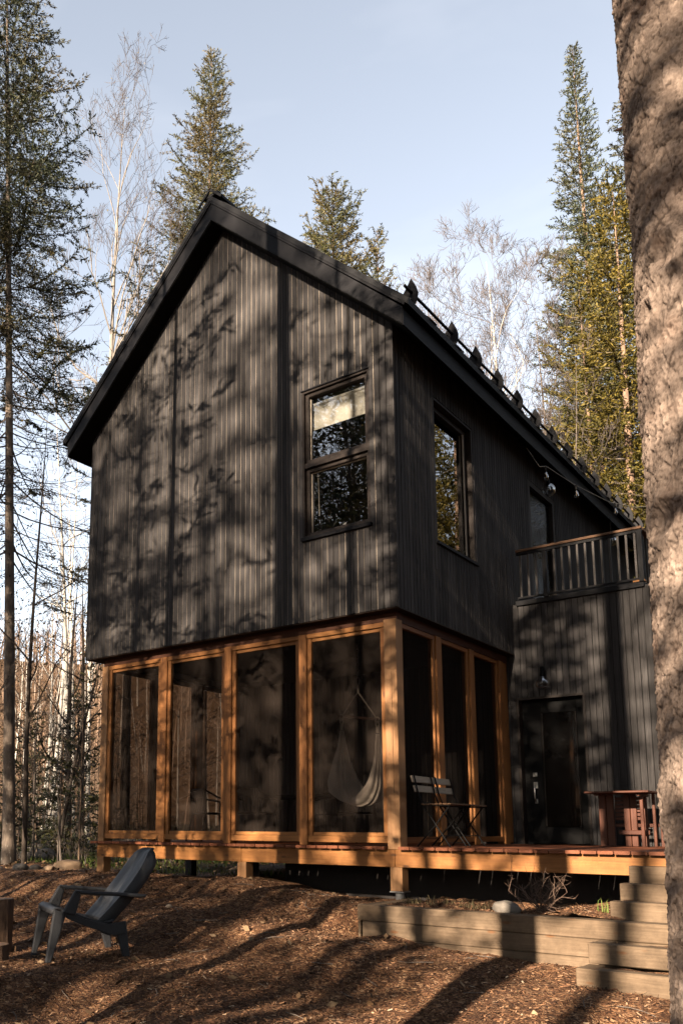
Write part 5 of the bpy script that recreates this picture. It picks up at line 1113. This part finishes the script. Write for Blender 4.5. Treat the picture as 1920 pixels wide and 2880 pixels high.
for k, (x, y, h_) in enumerate(((.6, -10.2, .75), (-.5, -9.6, .62), (1.7, -10.6, .8), (-1.7, -9.2, .55), (2.8, -11, .85), (4.0, -10.4, .7), (-3.0, -8.6, .55), (-4.4, -8.2, .6), (1.2, -9.6, .5), (1.3, -12.2, 1.6), (4.3, -12.6, 1.5), (-5.2, -11, 1.6))): SH.append((sh_low, x, y, k * 1.3, h_, None))
first = {}
for ms, x, y, rz, s, _ in SH:
    k = id(ms)
    if k not in first: first[k] = tree('shade_tree', SLAB, 'tree', x, y, ms, rz, SG, s)
    else: dup(first[k], (x, y, gz(x, y) - .05), rz, SLAB, s, SG)

# ------------------------------------------------------------------ small ground things
# bare shrub in the planting bed
r = np.random.default_rng(19); P0 = []; P1 = []; R0 = []; R1 = []
def stem(p, d, l, rr, lev):
    q = p
    for i in range(4):
        d = unit(d + r.normal(size=3) * .22 + np.array([0, 0, .08])); q2 = q + d * l / 4; P0.append(q); P1.append(q2); R0.append(rr * (1 - i * .18)); R1.append(rr * (1 - (i + 1) * .18))
        if lev and r.random() < .8: stem(q2, unit(d + r.normal(size=3) * .8), l * r.uniform(.35, .6), rr * .6, lev - 1)
        q = q2
for k in range(20):
    a = r.uniform(0, 6.28); stem(np.array([1.56 + r.normal() * .05, -.42 + r.normal() * .05, -.52]), unit(np.array([math.cos(a) * .75, math.sin(a) * .55, r.uniform(.35, 1.0)])), r.uniform(.22, .42), .0052, 2)
v1, f1 = tubes_np(P0, P1, R0, R1, 4); tag(link('shrub', mesh_np('shrub', v1, f1, [bark('shrub twig', (.055, .034, .025), (.13, .085, .06), (30, 30, 10), .2)])), 'bare twiggy shrub in the planting bed under the deck edge', 'shrub')
# grass tufts
gm = islands_mat('dry grass', [(0, (.05, .04, .016)), (.5, (.15, .115, .055)), (.9, (.24, .19, .105)), (1, (.06, .08, .02))], .8, .2, .3)
gg = islands_mat('green grass', [(0, (.04, .07, .012)), (.6, (.10, .15, .025)), (1, (.20, .22, .06))], .7, .2, .3)
def tuft(name, label, x, y, z, n, h, spread, mat, seed, group=None):
    r = np.random.default_rng(seed); V = []; F = []
    for k in range(n):
        p = np.array([r.normal() * spread, r.normal() * spread * .5, -.01]); a = r.uniform(0, 6.28); l = h * r.uniform(.4, 1.1); o = np.array([math.cos(a), math.sin(a), 0]) * l * r.uniform(.2, .8); w_ = np.array([-math.sin(a), math.cos(a), 0]) * .0028
        m1 = p + o * .4 + np.array([0, 0, l * .7]); t_ = p + o + np.array([0, 0, l * r.uniform(.5, 1)]); b = len(V); V += [p - w_, p + w_, m1 + w_ * .8, m1 - w_ * .8, t_]; F += [(b, b + 1, b + 2, b + 3), (b + 3, b + 2, b + 4, b + 4)]
    me = bpy.data.meshes.new(name); me.from_pydata([tuple(v) for v in V], [], [f if f[2] != f[3] else f[:3] for f in F]); me.materials.append(mat)
    return tag(link(name, me, None, (x, y, z)), label, 'grass', group)
tuft('grass_tuft', 'dry straw grass tuft at the middle of the planting bed', .66, -.5, -.50, 60, .10, .10, gm, 1, 'grass in the planting bed')
tuft('grass_tuft', 'small dry grass tuft near the left end of the planting bed', .30, -.40, -.51, 50, .08, .06, gm, 2, 'grass in the planting bed')
tuft('grass_tuft', 'green grass blades beside the lowest upper step', 2.06, -.50, -.47, 16, .13, .02, gg, 3, 'grass in the planting bed')
tuft('grass_tuft', 'thin straw grass right of the dry tuft in the planting bed', .98, -.52, -.51, 60, .09, .10, gm, 4, 'grass in the planting bed')
# ground cover at the wood's edge
r = np.random.default_rng(41); n_ = 9000; x = r.uniform(-14, 1.5, n_); y = r.uniform(1.4, 9, n_); ok = (fbm(x * .8, y * .8, octv=3, seed=51) > -.15) & ((x < -4.9) | (y < 3)) & ((y > 1.5) | (x < -5)); x, y = x[ok], y[ok]; z = ground_z(x, y); m_ = len(x)
D_ = np.stack([r.normal(size=m_) * .5, r.normal(size=m_) * .5, np.ones(m_)], -1); v1, f1 = shoots_np(np.stack([x, y, z], -1), D_, r.uniform(.05, .16, m_), r.uniform(.008, .02, m_), True, r)
tag(link('ground_cover', mesh_np('ground_cover', v1, f1, [gg])), kind='stuff')
# loose wood chips
r = np.random.default_rng(43); n_ = 150000; x = r.uniform(-6.0, 3.6, n_); y = r.uniform(-6.2, .3, n_)
dep = (x - CAMX[0]) * cf[0] + (y - CAMX[1]) * cf[1]; dx = (x - CAMX[0]) * cr[0] + (y - CAMX[1]) * cr[1]
px = 536.5 + 1990.6 * dx / np.maximum(dep, .1); ok = (dep > 3.5) & (px > -250) & (px < 1800) & ~((x > -.05) & (y > -1.0)); x, y = x[ok], y[ok]; z = ground_z(x, y) + .004; m_ = len(x); print('chips', m_)
# bed chips
xb = r.uniform(.16, 2.1, 5000); yb = r.uniform(-.8, .1, 5000); zb_ = -.53 + fbm(xb * 7, yb * 7, octv=4, seed=31) * .018 + bedz(xb, yb) + .004; x = np.concatenate([x, xb]); y = np.concatenate([y, yb]); z = np.concatenate([z, zb_]); m_ = len(x)
kind_ = r.random(m_); big = kind_ < .012; thin = kind_ > .80; short = (kind_ > .35) & (kind_ < .6); a = r.uniform(0, 2 * PI, m_); tl = r.normal(size=m_) * .28; D_ = np.stack([np.cos(a) * np.cos(tl), np.sin(a) * np.cos(tl), np.abs(np.sin(tl)) * .8], -1); ln = r.uniform(.010, .042, m_) * np.where(big, 1.9, 1) * np.where(thin, 1.7, 1) * np.where(short, .5, 1); wd = r.uniform(.004, .013, m_) * np.where(big, 1.5, 1) * np.where(thin, .25, 1)
side_ = np.stack([-np.sin(a), np.cos(a), r.normal(size=m_) * .45], -1); side_ = unit(side_); P = np.stack([x, y, z], -1); V = np.zeros((m_, 4, 3)); V[:, 0] = P - side_ * wd[:, None] / 2; V[:, 1] = P + side_ * wd[:, None] / 2; V[:, 2] = P + D_ * ln[:, None] + side_ * wd[:, None] * .4; V[:, 3] = P + D_ * ln[:, None] - side_ * wd[:, None] * .4
tag(link('wood_chips', mesh_np('wood_chips', V.reshape(-1, 3), np.arange(m_ * 4).reshape(-1, 4), [M['chip']])), kind='stuff')
# fallen leaves in the wood
r = np.random.default_rng(47); n_ = 16000; x = r.uniform(-26, -4.9, n_); y = r.uniform(.6, 18, n_); ok = (y < -.8 * (x + 3.5)) | (y < 6); x, y = x[ok], y[ok]; xl = r.uniform(-6, 3.4, 420); yl = r.uniform(-5.6, .2, 420); ok = ~((xl > -.1) & (yl > -1.05)); x = np.concatenate([x, xl[ok]]); y = np.concatenate([y, yl[ok]]); z = ground_z(x, y) + .01; m_ = len(x); a = r.uniform(0, 6.28, m_)
v1, f1 = shoots_np(np.stack([x, y, z], -1), np.stack([np.cos(a), np.sin(a), r.normal(size=m_) * .3 + .15], -1), r.uniform(.04, .10, m_), r.uniform(.03, .06, m_), False, r)
tag(link('fallen_leaves', mesh_np('fallen_leaves', v1, f1, [islands_mat('fallen leaves', [(0, (.05, .026, .011)), (.6, (.14, .08, .038)), (1, (.28, .19, .11))], .8, .2)])), kind='stuff')
r = np.random.default_rng(53); P0 = []; P1 = []; R0 = []
for k in range(150):
    x, y = r.uniform(-5, 3.2), r.uniform(-5.4, .0)
    if x > -.2 and y > -1.1: continue
    a = r.uniform(0, 6.28); l_ = r.uniform(.06, .30); p = np.array([x, y, gz(x, y) + .012]); n_ = 3
    for q in range(n_):
        a += r.normal() * .25; p2 = p + np.array([math.cos(a), math.sin(a), 0]) * l_ / n_; p2[2] = gz(p2[0], p2[1]) + .012 + r.uniform(0, .008); P0.append(p); P1.append(p2); R0.append(r.uniform(.002, .0045)); p = p2
v1, f1 = tubes_np(P0, P1, R0, np.array(R0) * .8, 4); tag(link('fallen_twigs', mesh_np('fallen_twigs', v1, f1, [B_grey])), kind='stuff')
# orange survey flag in the wood
t = thing('marker_flag', 'small orange marker flag on a stake in the left wood', 'flag', (-15.2, 8.2, gz(-15.2, 8.2)))
MB().tube([(0, 0, 0), (0, 0, .62)], .008, 6).build('stake', M['slat'], t); MB().grid([[Vector((.09 * j / 4, .012 * math.sin(j * 1.6), .60 - .22 * i / 3)) for j in range(5)] for i in range(4)]).build('flag', plain('orange flag', (.75, .14, .05), .6), t)
